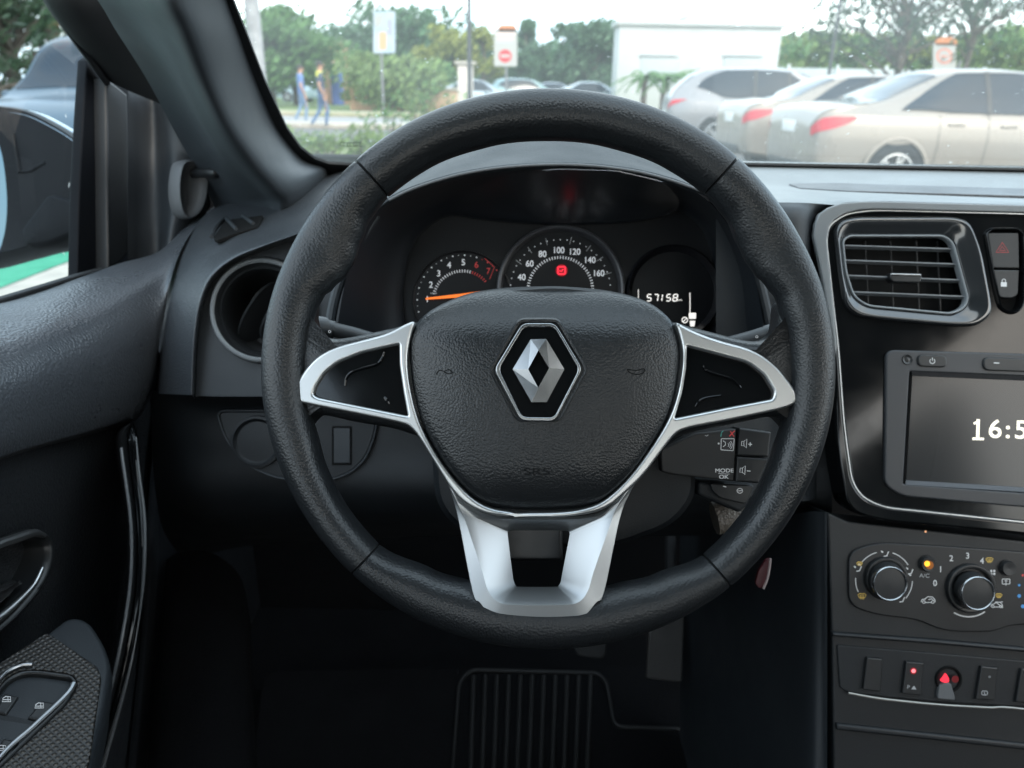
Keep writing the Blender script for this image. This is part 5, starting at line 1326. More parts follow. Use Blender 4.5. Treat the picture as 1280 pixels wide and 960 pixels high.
LM = {'deep': leafmat('leaf_deep', (0.055, 0.125, 0.055)), 'mid': leafmat('leaf_mid', (0.085, 0.175, 0.055)), 'yel': leafmat('leaf_yellow', (0.20, 0.22, 0.05)),
      'lime': leafmat('leaf_lime', (0.15, 0.22, 0.07)), 'grey': leafmat('leaf_grey', (0.070, 0.14, 0.075)), 'dark': leafmat('leaf_dark', (0.035, 0.065, 0.032))}
BARK = noise_mat('bark', (0.06, 0.05, 0.04), (0.13, 0.11, 0.09), 8)
def leaves(mb, rng, c, rad, n, size, mi=0):
    for _ in range(n):
        while True:
            q = Vector((rng.uniform(-1, 1), rng.uniform(-1, 1), rng.uniform(-1, 1)))
            if q.length <= 1: break
        q = q*(0.55+0.45*rng.random()) if q.length < 0.6 else q
        p = Vector(c)+Vector((q.x*rad[0], q.y*rad[1], q.z*rad[2]))
        s = size*rng.uniform(0.6, 1.3)
        a = Vector((rng.gauss(0, 1), rng.gauss(0, 1), rng.gauss(0, 1))).normalized()
        b = a.orthogonal().normalized()
        c2 = a.cross(b)*rng.uniform(.45, .75)
        mb.add([p-b*s, p+c2*s*0.6-b*s*0.1, p+b*s, p-c2*s*0.6+b*s*0.1], [(0, 1, 2, 3)], mi)
def tree(name, px, Y, top, halfw, label, mat, seed, crown_lo=0.25, n=2600, size=0.22, clumps=22, group=None, trunkr=0.18, sparse=1.0, base_z=0.0, lean=0):
    rng = random.Random(seed)
    b = G0(px, Y, base_z)
    t = thing(name, b, label, 'tree', group)
    H = top; zl = H*crown_lo
    mb = MB(); br = []
    mb.tube([b, b+Vector((rng.uniform(-.1, .1), 0, H*0.3)), b+Vector((rng.uniform(-.25, .25)+lean*.5, 0, H*0.55)), b+Vector((lean, 0, H*0.86))], [trunkr*1.15, trunkr*.85, trunkr*.6, trunkr*.12], 8)
    cs = []
    for k in range(clumps):
        a = rng.uniform(0, 2*pi); f = rng.uniform(0, 1)
        zz = zl+(H-zl)*(0.12+0.80*f)
        w = halfw*(0.45+0.75*sin(pi*min(1, 0.15+f*0.80)))*rng.uniform(.25, .92)
        c = b+Vector((cos(a)*w+lean*f, sin(a)*w*0.8, zz)); cs.append(c)
        s = b+Vector((lean*.3, 0, max(H*.22, zz-H*rng.uniform(.12, .3))))
        md = s.lerp(c, .5)+Vector((0, 0, H*.03))
        mb.tube([s, md, c], [trunkr*.4, trunkr*.25, trunkr*.06], 5)
    mb.build('trunk', BARK, t, True, 60)
    lb = MB()
    for c in cs:
        r = halfw*rng.uniform(.26, .46); leaves(lb, rng, c, (r, r, r*rng.uniform(.55, .85)), int(n/clumps*rng.uniform(.6, 1.3)*sparse), size)
    o = lb.build('crown', LM[mat], t, False, 0, recalc=False)
    return t
def ttop(px, py, Y): return zat(px, py, Y)
g1 = 'trees across the car park'
tree('broadleaf_tree', 510, 62, ttop(525, 14, 62), 5.2, 'tall rounded dark green tree behind the pale blue sign board', 'deep', 1, 0.2, 9000, .34, 40, g1, .3)
tree('broadleaf_tree', 446, 60, ttop(440, 40, 60), 3.2, 'grey green tree left of the pale blue sign board', 'grey', 2, 0.15, 5200, .3, 30, g1, .24)
tree('broadleaf_tree', 372, 46, ttop(382, 14, 46), 2.6, 'loose bright green tree beside the grey post at far left of windshield', 'mid', 3, .18, 4200, .24, 30, g1, .2)
tree('broadleaf_tree', 342, 44, ttop(350, 20, 44), 2.8, 'leafy green tree nearest the left windshield pillar', 'mid', 4, .15, 3600, .24, 26, g1, .2)
tree('broadleaf_tree', 742, 75, ttop(725, 34, 75), 4.4, 'broad green tree left of the white building', 'grey', 5, .1, 7200, .36, 36, g1, .3)
tree('broadleaf_tree', 702, 78, ttop(702, 26, 78), 2.6, 'narrow dark tree next to the white building trees', 'deep', 15, .1, 3000, .36, 22, g1, .25)
tree('broadleaf_tree', 655, 70, ttop(655, 26, 70), 2.0, 'thin tree directly behind the no entry sign', 'grey', 6, .2, 2200, .3, 18, g1, .2)
tree('yellow_tree', 570, 52, ttop(572, 28, 52), 2.0, 'small yellow green tree left of the tall lamp post', 'yel', 7, .3, 1800, .26, 16, g1, .14, .8)
tree('yellow_tree', 603, 54, ttop(600, 34, 54), 1.7, 'small golden tree right of the tall lamp post', 'yel', 8, .3, 1400, .26, 14, g1, .14, .7)
tree('bushy_tree', 470, 40, ttop(470, 72, 40), 2.2, 'low leafy green tree under the pale blue sign board', 'lime', 9, .12, 2200, .2, 20, g1, .12)
tree('bushy_tree', 505, 38, ttop(505, 70, 38), 2.0, 'low leafy tree over the road verge right of the pale blue sign', 'lime', 10, .12, 2200, .2, 20, g1, .12)
tree('bushy_tree', 540, 42, ttop(540, 68, 42), 1.8, 'low shrubby tree just left of the tall lamp post', 'mid', 11, .12, 1600, .2, 16, g1, .12)
# the airy tree over the parked cars at right
tree('airy_tree', 1108, 27, ttop(1108, -60, 27), 3.3, 'airy dark branched tree standing over the parked sedans', 'dark', 12, .42, 2500, .14, 44, None, .13, 1.0)
tree('airy_tree', 1190, 30, ttop(1190, -40, 30), 3.0, 'thin leafed tree at right edge above the champagne sedan', 'dark', 13, .5, 1500, .14, 30, None, .12, .9)
# wooded ridge on the right, one mass
rng = random.Random(5)
lb = MB()
for k in range(120):
    px = 965+k*5.2+rng.uniform(-6, 6); Y = rng.uniform(86, 100)
    topy = 58-8*max(0, 1-abs(px-1250)/90)*1.5 - 4*sin(px*.02)-rng.uniform(0, 6)
    zt = ttop(px, topy, Y)
    g = G0(px, Y); 
    for zz in (zt*0.92, zt*.55, zt*.2): leaves(lb, rng, (g.x, Y, zz), (2.1, 2.0, zt*.22), 95, .55, rng.choice((0, 0, 1, 2)))
o = lb.build('wooded_ridge', [LM['lime'], LM['mid'], LM['yel']], None, False, 0, recalc=False)
tag(o, 'wooded green ridge on the skyline behind parked cars', 'trees', None, 'stuff')
lb = MB(); rng = random.Random(6)
for k in range(90):
    px = 300+k*5.5+rng.uniform(-6, 6); Y = rng.uniform(82, 105); g = G0(px, Y); zt = ttop(px, 66+rng.uniform(-8, 10), Y)
    for zz in (zt*.9, zt*.5, zt*.15): leaves(lb, rng, (g.x, Y, zz), (2.4, 2.0, zt*.24), 60, .6, rng.choice((0, 1)))
o = lb.build('tree_belt', [LM['grey'], LM['deep']], None, False, 0, recalc=False)
tag(o, 'far belt of grey green trees along the car park edge', 'trees', None, 'stuff')
# left side dark scrub behind the neighbouring car
for i, (px, Y, ty, hw, lab, mt) in enumerate(((-60, 13, -60, 2.2, 'dark scrubby tree outside the side window top left', 'dark'), (38, 15, -90, 1.7, 'dim bare looking tree behind the car in the next bay', 'grey'), (95, 19, -70, 2.4, 'shaded tree behind the door window frame', 'dark'))):
    tree('scrub_tree', px, Y, ttop(px, ty, Y), hw, lab, mt, 40+i, .05, 2600, .12, 34, 'trees beyond the side window', .16)
# young plants in the bed in front of the windscreen
def plant(px, Y, topy, w, label, mat, seed, n=240):
    rng = random.Random(seed); b = G0(px, Y); H = max(.25, zat(px, topy, Y))
    t = thing('shrub', b, label, 'shrub', 'shrubs in the planting bed ahead')
    mb = MB(); lb = MB()
    for k in range(7):
        a = rng.uniform(0, 2*pi); e = b+Vector((cos(a)*w*rng.random(), sin(a)*w*.6*rng.random(), H*rng.uniform(.6, 1)))
        mb.tube([b+Vector((cos(a)*.04, sin(a)*.04, 0)), b.lerp(e, .5)+Vector((0, 0, .04)), e], [.012, .009, .003], 5)
        leaves(lb, rng, e-Vector((0, 0, H*.18)), (w*.4, w*.4, H*.36), n//7, .055)
    mb.build('stem', BARK, t); lb.build('foliage', LM[mat], t, False, 0, recalc=False)
sheet('planting_bed', [(-12, 9.0), (1.5, 9.0), (1.5, 15.5), (-12, 15.5)], 0.008, noise_mat('bed_soil', (0.16, 0.14, 0.10), (0.26, 0.22, 0.16), 6, c2=(0.16, 0.20, 0.08), s2=1.6))
for i, (px, Y, ty, w, lab, mt) in enumerate(((372, 12.5, 160, .45, 'leafy shrub by the left windshield pillar', 'lime'), (396, 13, 165, .4, 'flowering low shrub left of the walking people', 'mid'), (420, 11.5, 168, .45, 'low green shrub below the man in the vest', 'lime'),
        (446, 12.5, 164, .5, 'low bright shrub above the windshield stamp', 'mid'), (468, 12, 160, .4, 'small shrub beside the steering wheel rim', 'lime'), (492, 14, 118, .5, 'tall thin shrub rising left of the wheel top', 'mid'), (522, 15, 108, .5, 'tall thin shrub over the wheel rim', 'lime'), (556, 15, 105, .45, 'wispy shrub left of the lamp post base', 'mid'))):
    plant(px, Y, ty, w, lab, mt, 60+i)
# ---------------------------------------------------------------- street furniture
def post(mb, b, h, r): mb.tube([b, b+Vector((0, 0, h))], r, 10)
m_post = pbr('post_grey', (0.18, 0.18, 0.19), 0.45, metal=.3); m_dpost = pbr('post_dark', (0.05, 0.055, 0.06), 0.5)
def lamp(px, Y, label, r):
    b = G0(px, Y); t = thing('lamp_post', b, label, 'lamp post', 'car park lamp posts')
    mb = MB(); mb.tube([b, b+Vector((0, 0, 4)), b+Vector((0, 0, 9))], [r, r*.8, r*.55], 12); mb.tube([b, b+Vector((0, 0, .5))], r*1.6, 12); mb.build('pole', m_dpost, t)
    mb = MB(); mb.box(b+Vector((0.5, 0, 9.0)), (1.1, .3, .12), 0, None, .03); mb.build('lantern', m_post, t)
lamp(587, 30, 'tall dark lamp post in the middle of the windshield', .09); lamp(1024.5, 24, 'slim dark lamp post right of the white building', .06)
b = G0(331, 18); t = thing('concrete_post', b, 'thick grey post by the left windshield pillar', 'post'); mb = MB(); mb.tube([b, b+Vector((0, 0, 6))], [.17, .14], 14); mb.build('shaft', noise_mat('concrete', (.25, .25, .26), (.36, .36, .37), 5), t)
mb = MB(); mb.box(b+Vector((0, 0, 6.05)), (.4, .4, .1), 0, None, .02); mb.build('cap', m_post, t)
m_white = pbr('sign_white', (0.36, 0.36, 0.34), 0.4, var=.05, vscale=4); m_red = pbr('sign_red', (0.50, 0.02, 0.03), 0.45); m_or = pbr('sign_orange', (0.48, 0.18, 0.07), 0.5)
def PY(px, py, Y): return Plane(WY(px, py, Y), (0, -1, 0), (1, 0, 0))
def board(px0, py0, px1, py1, Y, name, label, mat, rad=3):
    b = G0((px0+px1)/2, Y); t = thing(name, b, label, 'sign')
    P = PY((px0+px1)/2, (py0+py1)/2, Y-.06)
    zt = zat((px0+px1)/2, py1, Y)
    mb = MB(); post(mb, b, zt+.3, .04); mb.build('post', m_post, t)
    return t, P, plate('board', P, [rect(px0, py0, px1, py1, rad)], .04, .006, mat, t)
t, P, bd = board(466.5, 14, 494, 66.5, 26, 'information_sign', 'pale blue advertising board on a post among trees', noise_mat('poster_blue', (.30, .40, .48), (.42, .46, .50), 2.2))
ik = Ink(P, .004)
ik.poly(rect(474, 40, 483, 62, 2), 0); ik.poly(rect(484, 24, 490, 44, 2), 1); ik.poly([(468, 20), (480, 17), (478, 30), (469, 36)], 2)
ik.build('poster_shapes', [pbr('poster_peach', (.55, .33, .18), .5), pbr('poster_lilac', (.30, .30, .46), .5), m_white], bd)
t, P, bd = board(617.5, 36, 646.5, 83, 28, 'no_entry_sign', 'white board with red no entry disc and orange top', m_white)
plate('orange_header', P, [rnd([(622.5, 40), (622.5, 34), (626, 31), (642, 31), (645.5, 34), (645.5, 40)], 2)], .04, .004, m_or, t)
ik = Ink(P, .004); ik.disc(631.5, 70, 8.2, 0, 28); ik.build('red_disc', m_red, bd)
ik = Ink(P, .008); ik.poly(rect(625.8, 68.2, 637.2, 71.8)); ik.build('white_bar', m_white, bd); ik = Ink(P, .004); ik.poly(rect(621, 41, 644, 44, 1), 1); ik.stroke([(621, 48.5), (643, 48.5)], 1.4, 1); ik.stroke([(620, 52.5), (640, 52.5)], 1.6, 2)
ik.build('printed_lines', [m_white, pbr('sign_rose', (.7, .5, .45), .5), pbr('sign_grey', (.45, .45, .48), .5)], bd)
t, P, bd = board(1166.5, 54, 1195, 88, 26, 'speed_sign', 'white traffic board with red ring above the sedan roof', m_white)
plate('orange_header', P, [rnd([(1169, 57), (1170, 50), (1176, 46.5), (1190, 46.5), (1196, 50), (1196, 57)], 2)], .04, .004, m_or, t)
ik = Ink(P, .004); ik.stroke(ell(1180.5, 70, 8.6, 8.6, 32), 2.6, 0, True); ik.stroke([(1176, 70.4), (1185, 70.4)], 2.4, 0); ik.build('red_ring', pbr('sign_faded_red', (.6, .22, .16), .5), bd)
# ---------------------------------------------------------------- white building
Yb = 38
bld = thing('white_building', G0(875, Yb), 'plain white flat roofed building with two shuttered bays', 'building')
m_wall = noise_mat('white_wall', (0.44, 0.45, 0.445), (0.50, 0.51, 0.505), .8, .8)
def wallbox(name, px0, py0, px1, py1, Y, depth, mat, par, bev=.02):
    a = WY(px0, py0, Y); c = WY(px1, py1, Y)
    zb = 0 if py1 is None else c.z
    mb = MB(); mb.box(((a.x+c.x)/2, Y+depth/2, (a.z+zb)/2), (abs(c.x-a.x), depth, abs(a.z-zb)), 0, None, bev); return mb.build(name, mat, par, True, 30)
a = WY(775, 31, Yb); c = WY(979, 31, Yb)
mb = MB(); mb.box(((a.x+c.x)/2, Yb+1, a.z/2), (c.x-a.x, 2, a.z), 0, None, .03); mb.build('wall', m_wall, bld, True, 30)
mb = MB(); mb.box(((a.x+c.x)/2, Yb+1, a.z+.1), (c.x-a.x+.3, 2.3, .22), 0, None, .03); mb.build('roof_edge', m_wall, bld, True, 30)
wallbox('roof_box', 858, 18, 894, 30, Yb+.4, 2, pbr('roof_box_grey', (.45, .46, .46), .7), bld)
for x0, x1 in ((802, 846), (906, 952)):
    w_ = wallbox('shutter_bay', x0, 71, x1, 108, Yb-.05, .1, pbr('shutter_white', (.40, .44, .45), .5), bld)
    wallbox('lintel', x0-2, 68.5, x1+2, 71, Yb-.12, .2, pbr('lintel_grey', (.34, .36, .37), .6), bld)
# low palms in front of it
def palm(px, Y, topy, label, seed):
    rng = random.Random(seed); b = G0(px, Y); H = zat(px, topy, Y)
    t = thing('palm', b, label, 'palm', 'palms before the white building')
    mb = MB(); mb.tube([b, b+Vector((0, 0, H*.75))], [.13, .09], 8); mb.build('trunk', BARK, t)
    lb = MB(); c = b+Vector((0, 0, H*.75))
    for k in range(16):
        a = k*2*pi/16+rng.uniform(-.2, .2); l = rng.uniform(.8, 1.3); up = rng.uniform(.2, .9)
        pts = [c+Vector((cos(a)*l*s, sin(a)*l*s, up*s*1.0-1.1*s*s*.7)) for s in (0, .35, .7, 1)]
        side = Vector((-sin(a), cos(a), 0))*.10
        lb.grid([[p-side*(1-.6*i/3)+Vector((0, 0, -.05)) for i, p in enumerate(pts)], pts, [p+side*(1-.6*i/3)+Vector((0, 0, -.05)) for i, p in enumerate(pts)]])
    lb.build('fronds', LM['mid'], t, False, 0, recalc=False)
palm(802, 30, 76, 'leftmost small palm before the white building', 1); palm(826, 30, 80, 'second small palm from left before the white building', 2); palm(850, 31, 80, 'third small palm, partly above the silver hatchback', 3); palm(876, 32, 74, 'tallest small palm above the silver hatchback', 4)
# ---------------------------------------------------------------- cars
TYRE = pbr('tyre', (.018, .018, .02), .8); ALLOY = pbr('alloy', (.45, .46, .47), .35, metal=.8); ARCH = pbr('arch_black', (.008, .008, .009), .8)
GLASS = pbr('car_glass', (.012, .020, .032), .06, spec=.35); TAIL = pbr('tail_red', (.42, .006, .018), .3, coat=.3, emit=(.6, .01, .04), es=.12); HEAD = pbr('headlamp', (.6, .62, .65), .1, coat=1.0)
BLKT = pbr('black_trim', (.015, .015, .016), .5); PLATE_W = pbr('plate_white', (.7, .7, .7), .4)
def build_car(label, loc, rz, paint, L=4.5, Wd=1.76, H=1.46, kind='sedan', wr=.32, group=None, detail=True):
    root = thing('parked_car', (0, 0, 0), label, 'car', group)
    hw = Wd/2
    # stations along length: (s, z_low, z_belt, z_top, half width factor, roof half-width factor); s=0 rear, L front
    if kind == 'sedan':
        st = [(0.00, .42, .78, .80, .70, .68), (.04, .32, .90, .94, .86, .80), (.14, .26, .95, 1.02, .94, .84), (.45, .22, .97, 1.07, .985, .82), (.80, .22, .965, 1.12, 1., .74), (1.15, .22, .96, 1.27, 1., .66), (1.55, .22, .95, H-.035, 1., .62),
              (2.0, .22, .94, H, 1., .62), (2.5, .22, .93, H-.01, 1., .62), (2.85, .22, .92, H-.10, 1., .64), (3.2, .22, .915, 1.18, 1., .72), (3.5, .22, .905, 1.0, .99, .82), (3.9, .24, .87, .93, .97, .82), (4.25, .27, .76, .82, .90, .78), (4.43, .32, .64, .70, .78, .70), (4.5, .38, .55, .58, .62, .58)]
        win = (0.98, 3.22); bw = (.47, 1.45); fw = (2.72, 3.42)
    else:
        st = [(0.00, .46, .85, .88, .74, .66), (.04, .36, .98, 1.04, .90, .78), (.16, .28, 1.02, 1.22, .96, .70), (.40, .24, 1.03, 1.42, 1., .63), (.70, .24, 1.02, H-.05, 1., .62), (1.2, .24, 1.0, H-.01, 1., .63),
              (1.8, .24, .98, H, 1., .64), (2.3, .24, .97, H-.03, 1., .64), (2.7, .24, .96, H-.13, 1., .66), (3.05, .24, .95, 1.24, 1., .74), (3.35, .24, .94, 1.05, .99, .84), (3.8, .26, .90, .97, .97, .84), (4.1, .29, .78, .85, .9, .78), (4.25, .35, .66, .72, .78, .7), (4.3, .4, .58, .6, .62, .58)]
        win = (.55, 2.98); bw = (.07, .48); fw = (2.55, 3.25)
    sc = L/st[-1][0]
    st = [(a*sc, *r) for a, *r in st]
    win = tuple(w*sc for w in win); bw = tuple(w*sc for w in bw); fw = tuple(w*sc for w in fw)
    T = [s[0] for s in st]
    def at(s):
        for i in range(len(st)-1):
            if st[i][0] <= s <= st[i+1][0]+1e-9:
                p0 = st[max(0, i-1)]; p1 = st[i]; p2 = st[i+1]; p3 = st[min(len(st)-1, i+2)]
                t = (s-p1[0])/(p2[0]-p1[0]); out = []
                for k in range(1, 6):
                    m1 = (p2[k]-p0[k])/max(1e-6, p2[0]-p0[0])*(p2[0]-p1[0]); m2 = (p3[k]-p1[k])/max(1e-6, p3[0]-p1[0])*(p2[0]-p1[0])
                    out.append((2*t**3-3*t*t+1)*p1[k]+(t**3-2*t*t+t)*m1+(-2*t**3+3*t*t)*p2[k]+(t**3-t*t)*m2)
                return out
        return list(st[-1][1:])
    def half(s):
        zl, zb, zt, f, rf = at(s)
        w = hw*f; r = hw*rf
        return [(0, zl), (w*.80, zl), (w*.95, zl+.06), (w*.985, zl+(zb-zl)*.40), (w, zl+(zb-zl)*.62), (w*.985, zl+(zb-zl)*.80), (w*.955, zb-.03), (w*.93, zb),
                (w*.93+(r-w*.93)*.33, zb+(zt-zb)*.38), (w*.93+(r-w*.93)*.66, zb+(zt-zb)*.70), (r+.02*f, zb+(zt-zb)*.93), (r*.86, zt-.002*(zt-zb)), (r*.45, zt+.018), (0, zt+.025)]
    def pt(s, u, side):
        h = [Vector((0, a, b)) for a, b in half(s)]
        i = min(len(h)-2, int(u)); t = u-i
        q = h[i].lerp(h[i+1], t)
        return Vector((s, q.y*side, q.z))
    ns = 64 if detail else 28
    S_ = [T[-1]*i/ns for i in range(ns+1)]
    S_ = sorted(set([0, .02*sc, .05*sc]+S_+[T[-1]-.03]))
    G = []
    for s in S_:
        h = half(s); hs = [Vector((s, a, b)) for a, b in h]
        G.append(hs+[Vector((s, -a, b)) for a, b in h[::-1][1:-1]])
    wheels = [(.98*sc, 0), (.98*sc+2.62*sc*1.0, 0)]
    mb = MB(); mb.grid(G, closed_v=True); mb.ngon(G[0]); mb.ngon(G[-1])
    body = mb.build('body', paint, root, True, 40)
    def patch(name, s0, s1, u0, u1, mat, side, off=.004, shape=None, nx=14, nu=5, par=None):
        mbp = MB(); Gp = []
        for i in range(nx+1):
            s = s0+(s1-s0)*i/nx; row_ = []
            a0, a1 = (u0, u1) if shape is None else shape(i/nx)
            for j in range(nu+1):
                u = a0+(a1-a0)*j/nu
                p = pt(s, u, side); e = 1e-3
                du = pt(s, min(u+e*5, 12.9), side)-pt(s, max(u-e*5, 0), side); ds = pt(min(s+.02, T[-1]), u, side)-pt(max(s-.02, 0), u, side)
                n_ = ds.cross(du)*side
                n_ = n_.normalized() if n_.length > 1e-9 else Vector((0, 0, 1))
                if n_.y*side < 0 and abs(n_.y) > .3: n_ = -n_
                elif abs(n_.y) <= .3 and n_.z < 0: n_ = -n_
                row_.append(p+n_*off)
            Gp.append(row_)
        mbp.grid(Gp); return mbp.build(name, mat, par or root, True, 40, recalc=False)
    for side in (1, -1):
        def shp(t):
            if kind == 'sedan':
                top = 9.98 if .30 < t < .74 else (7.5+2.48*min(1, t/.30)**.7 if t <= .30 else 7.4+2.58*((1-t)/.26)**.85)
                bot = 7.25+(.35*(1-t/.25) if t < .25 else 0)
            else:
                top = 9.98 if .22 < t < .72 else (8.2+1.78*(t/.22)**.6 if t <= .22 else 7.4+2.58*((1-t)/.28)**.85)
                bot = 7.25+(.9*(1-t/.22) if t < .22 else 0)
            return bot, max(bot+.02, top)
        patch('window', win[0], win[1], 7.2, 10, GLASS, side, .018, shp, 40, 8)
        if detail:
            for sx_ in (.46, .73):
                s = win[0]+(win[1]-win[0])*sx_; patch('window_pillar', s-.03, s+.03, 7.2, 10, BLKT, side, .022, None, 2, 6)
            for s in (win[0]+(win[1]-win[0])*.20, win[0]+(win[1]-win[0])*.46, win[0]+(win[1]-win[0])*.88): patch('door_gap', s-.004, s+.004, 2.2, 7.1, BLKT, side, .002, None, 1, 8)
            for s in (win[0]+(win[1]-win[0])*.26, win[0]+(win[1]-win[0])*.54):
                hp_ = pt(s, 6.0, side); mbh = MB(); mbh.box(hp_+Vector((.06, side*.015, -.05)), (.2, .03, .03), 0, None, .01); mbh.build('door_handle', paint, root)
    for (s0, s1, nm) in ((bw[0], bw[1], 'rear_screen'), (fw[0], fw[1], 'windscreen')):
        mbp = MB(); Gp = []
        for i in range(13):
            s = s0+(s1-s0)*i/12; r_ = []
            for j in range(15):
                v = -1+2*j/14; side = 1 if v >= 0 else -1; u = 13-abs(v)*2.75
                p = pt(s, u, side); r_.append(p+Vector((-.004 if nm == 'rear_screen' else .004, 0, .006)))
            Gp.append(r_)
        mbp.grid(Gp); mbp.build(nm, GLASS, root, True, 60, recalc=False)
    for side in (1, -1):
        if kind == 'sedan':
            patch('tail_lamp', .015*sc, .46*sc, 4.7, 6.2, TAIL, side, .008, lambda t: (4.7+.2*t+.9*t*t, 6.2-.25*t*t), 16, 5)
        else:
            patch('tail_lamp', .012*sc, .34*sc, 4.9, 6.6, TAIL, side, .008, lambda t: (5.2+.9*t, 6.7-.2*t*t), 14, 5)
        patch('headlamp', T[-1]-.62, T[-1]-.10, 5.0, 6.4, HEAD, side, .008, lambda t: (5.6-.5*t, 6.5-.3*t), 12, 4)
        for s, _ in wheels:
            # arch and lip
            y = hw*1.0
            M = Matrix.Translation(Vector((s, side*(y-.012), wr))) @ Matrix.Rotation(-side*pi/2, 4, 'X')
            mbw = MB(); mbw.lathe(M, [(wr+.035, -.20), (wr+.035, .016), (wr+.055, .022), (wr+.075, .016), (wr+.078, .0)], 40); mbw.build('arch_lip', paint, root, True, 40)
            mbw = MB(); mbw.lathe(M, [(wr+.034, .010), (0.01, .008)], 40); mbw.build('wheel_arch', ARCH, root)
            M2 = Matrix.Translation(Vector((s, side*(y-.02), wr))) @ Matrix.Rotation(-side*pi/2, 4, 'X')
            mbw = MB(); mbw.lathe(M2, [(wr*.66, -.16), (wr*.9, -.17), (wr, -.13), (wr, .01), (wr*.93, .035), (wr*.72, .036), (wr*.66, .028)], 40); wh = mbw.build('wheel', TYRE, root, True, 35)
            mbw = MB(); mbw.lathe(M2, [(wr*.68, .03), (wr*.63, .034), (wr*.60, .02), (wr*.57, .006)], 40)
            for k in range(5):
                for dk in (-.16, .16):
                    a = k*2*pi/5+dk; q = [M2 @ Vector((r*cos(a+da), r*sin(a+da), z)) for r, da, z in ((wr*.12, -.5, .024), (wr*.12, .5, .024), (wr*.62, .08, .022), (wr*.62, -.08, .022))]
                    mbw.add(q, [(0, 1, 2, 3)])
            mbw.lathe(M2, [(wr*.20, .02), (wr*.17, .032), (.002, .034)], 20)
            mbw.build('rim', ALLOY, wh, True, 35)
    # rear: plate, bumper split, badge strip
    mbp = MB(); mbp.box((-.012+.02*sc, 0, .80 if kind == 'sedan' else .74), (.02, .42, .13), 0, None, .004); mbp.build('number_plate', PLATE_W, root)
    mbp = MB(); mbp.box((.03, 0, .36), (.06, 1.1, .12), 0, None, .02); mbp.build('lower_bumper', BLKT, root)
    mbp = MB(); mbp.box((.015, 0, .63), (.03, 1.15, .02), 0, None, .006); mbp.build('bumper_split', BLKT, root)
    if detail and kind != 'sedan':
        mbp = MB(); mbp.tube([Vector((.3, y_, .0)) for y_ in (-.01, .01)], .005, 6)
    mbp = MB(); mbp.box((fw[0]+.15, hw+.07, at(fw[0])[1]+.05), (.12, .2, .12), 0, None, .03); mbp.build('door_mirror', paint, root)
    mbp = MB(); mbp.box((fw[0]+.15, -hw-.07, at(fw[0])[1]+.05), (.12, .2, .12), 0, None, .03); mbp.build('door_mirror', paint, root)
    root.location = loc; root.rotation_euler = (0, 0, rz)
    return root
def paint(name, c, r=.28): return pbr(name, c, r, metal=.15, coat=.25, var=.03, vscale=3)
gcar = 'cars parked in the row on the right'
build_car('champagne sedan parked nearest, at the right edge', (3.42, 10.1, 0), math.radians(3), paint('paint_champagne', (.26, .23, .20)), 4.55, 1.78, 1.47, 'sedan', .325, gcar)
build_car('beige sedan parked between champagne sedan and silver hatchback', (3.42, 13.0, 0), math.radians(3), paint('paint_beige', (.27, .235, .20)), 4.4, 1.74, 1.45, 'sedan', .31, gcar)
build_car('silver hatchback parked farthest in the right row', (3.1, 17.0, 0), math.radians(-5), paint('paint_silver', (.24, .24, .25)), 4.3, 1.8, 1.62, 'suv', .35, gcar)
build_car('dark blue car in the next bay outside the side window', (-4.82, 11.35, 0), math.radians(-80), paint('paint_blue', (.05, .085, .12), .3), 4.3, 1.8, 1.66, 'suv', .34)
gfar = 'small cars parked across the road'
for i, (px, Y, rz, c, lab, kd) in enumerate(((590, 40, 5, (.30, .36, .42), 'small blue grey car left of the no entry sign post', 'sedan'), (655, 45, 10, (.16, .26, .28), 'small dark green car below the no entry sign', 'suv'), (735, 41, 0, (.40, .46, .50), 'small pale car left of the white building', 'sedan'),
        (690, 52, 0, (.20, .24, .3), 'small dark car in front of the distant trees', 'sedan'), (385, 54, 0, (.42, .54, .62), 'small light blue car behind the walking people', 'suv'), (430, 58, 0, (.55, .50, .10), 'small yellow car right of the walking people', 'sedan'), (356, 56, 0, (.55, .55, .54), 'small white car near the left windshield pillar', 'sedan'))):
    p = G0(px, Y); build_car(lab, (p.x-2.1, Y, 0), math.radians(rz), paint('paint_far', c), 4.4, 1.75, 1.46 if kd == 'sedan' else 1.6, kd, .31, gfar, detail=False)
# low coloured stalls and walls beyond the road
for i, (x0, y0, x1, y1, Y, c, nm, lab) in enumerate(((400, 52, 432, 78, 50, (.50, .30, .20), 'brick_house', 'brick coloured house roof between trees at left'), (436, 106, 500, 124, 39, (.55, .33, .20), 'low_wall', 'low orange wall beyond the road at left'), (520, 112, 580, 128, 39, (.52, .36, .26), 'low_wall', 'low orange wall left of the tall lamp post'), (412, 80, 424, 92, 48, (.10, .16, .45), 'awning_stall', 'small blue stall behind the man in the vest'), (572, 80, 590, 98, 33, (.62, .56, .52), 'utility_cabinet', 'pale cabinet at the tall lamp post'))):
    a = WY(x0, y0, Y); c_ = WY(x1, y1, Y); b = G0((x0+x1)/2, Y)
    t = thing(nm, b, lab, nm.replace('_', ' '))
    mb = MB(); mb.box(((a.x+c_.x)/2, Y+.5, a.z/2), (c_.x-a.x, 1.0, a.z), 0, None, .03); mb.build('wall', noise_mat(nm+'_mat', tuple(v*.85 for v in c), c, 2), t)
    mb = MB(); mb.box(((a.x+c_.x)/2, Y+.5, a.z+.05), (c_.x-a.x+.25, 1.25, .1), 0, None, .03); mb.build('coping', noise_mat(nm+'_cap', (.4, .37, .33), (.5, .46, .42), 3), t)
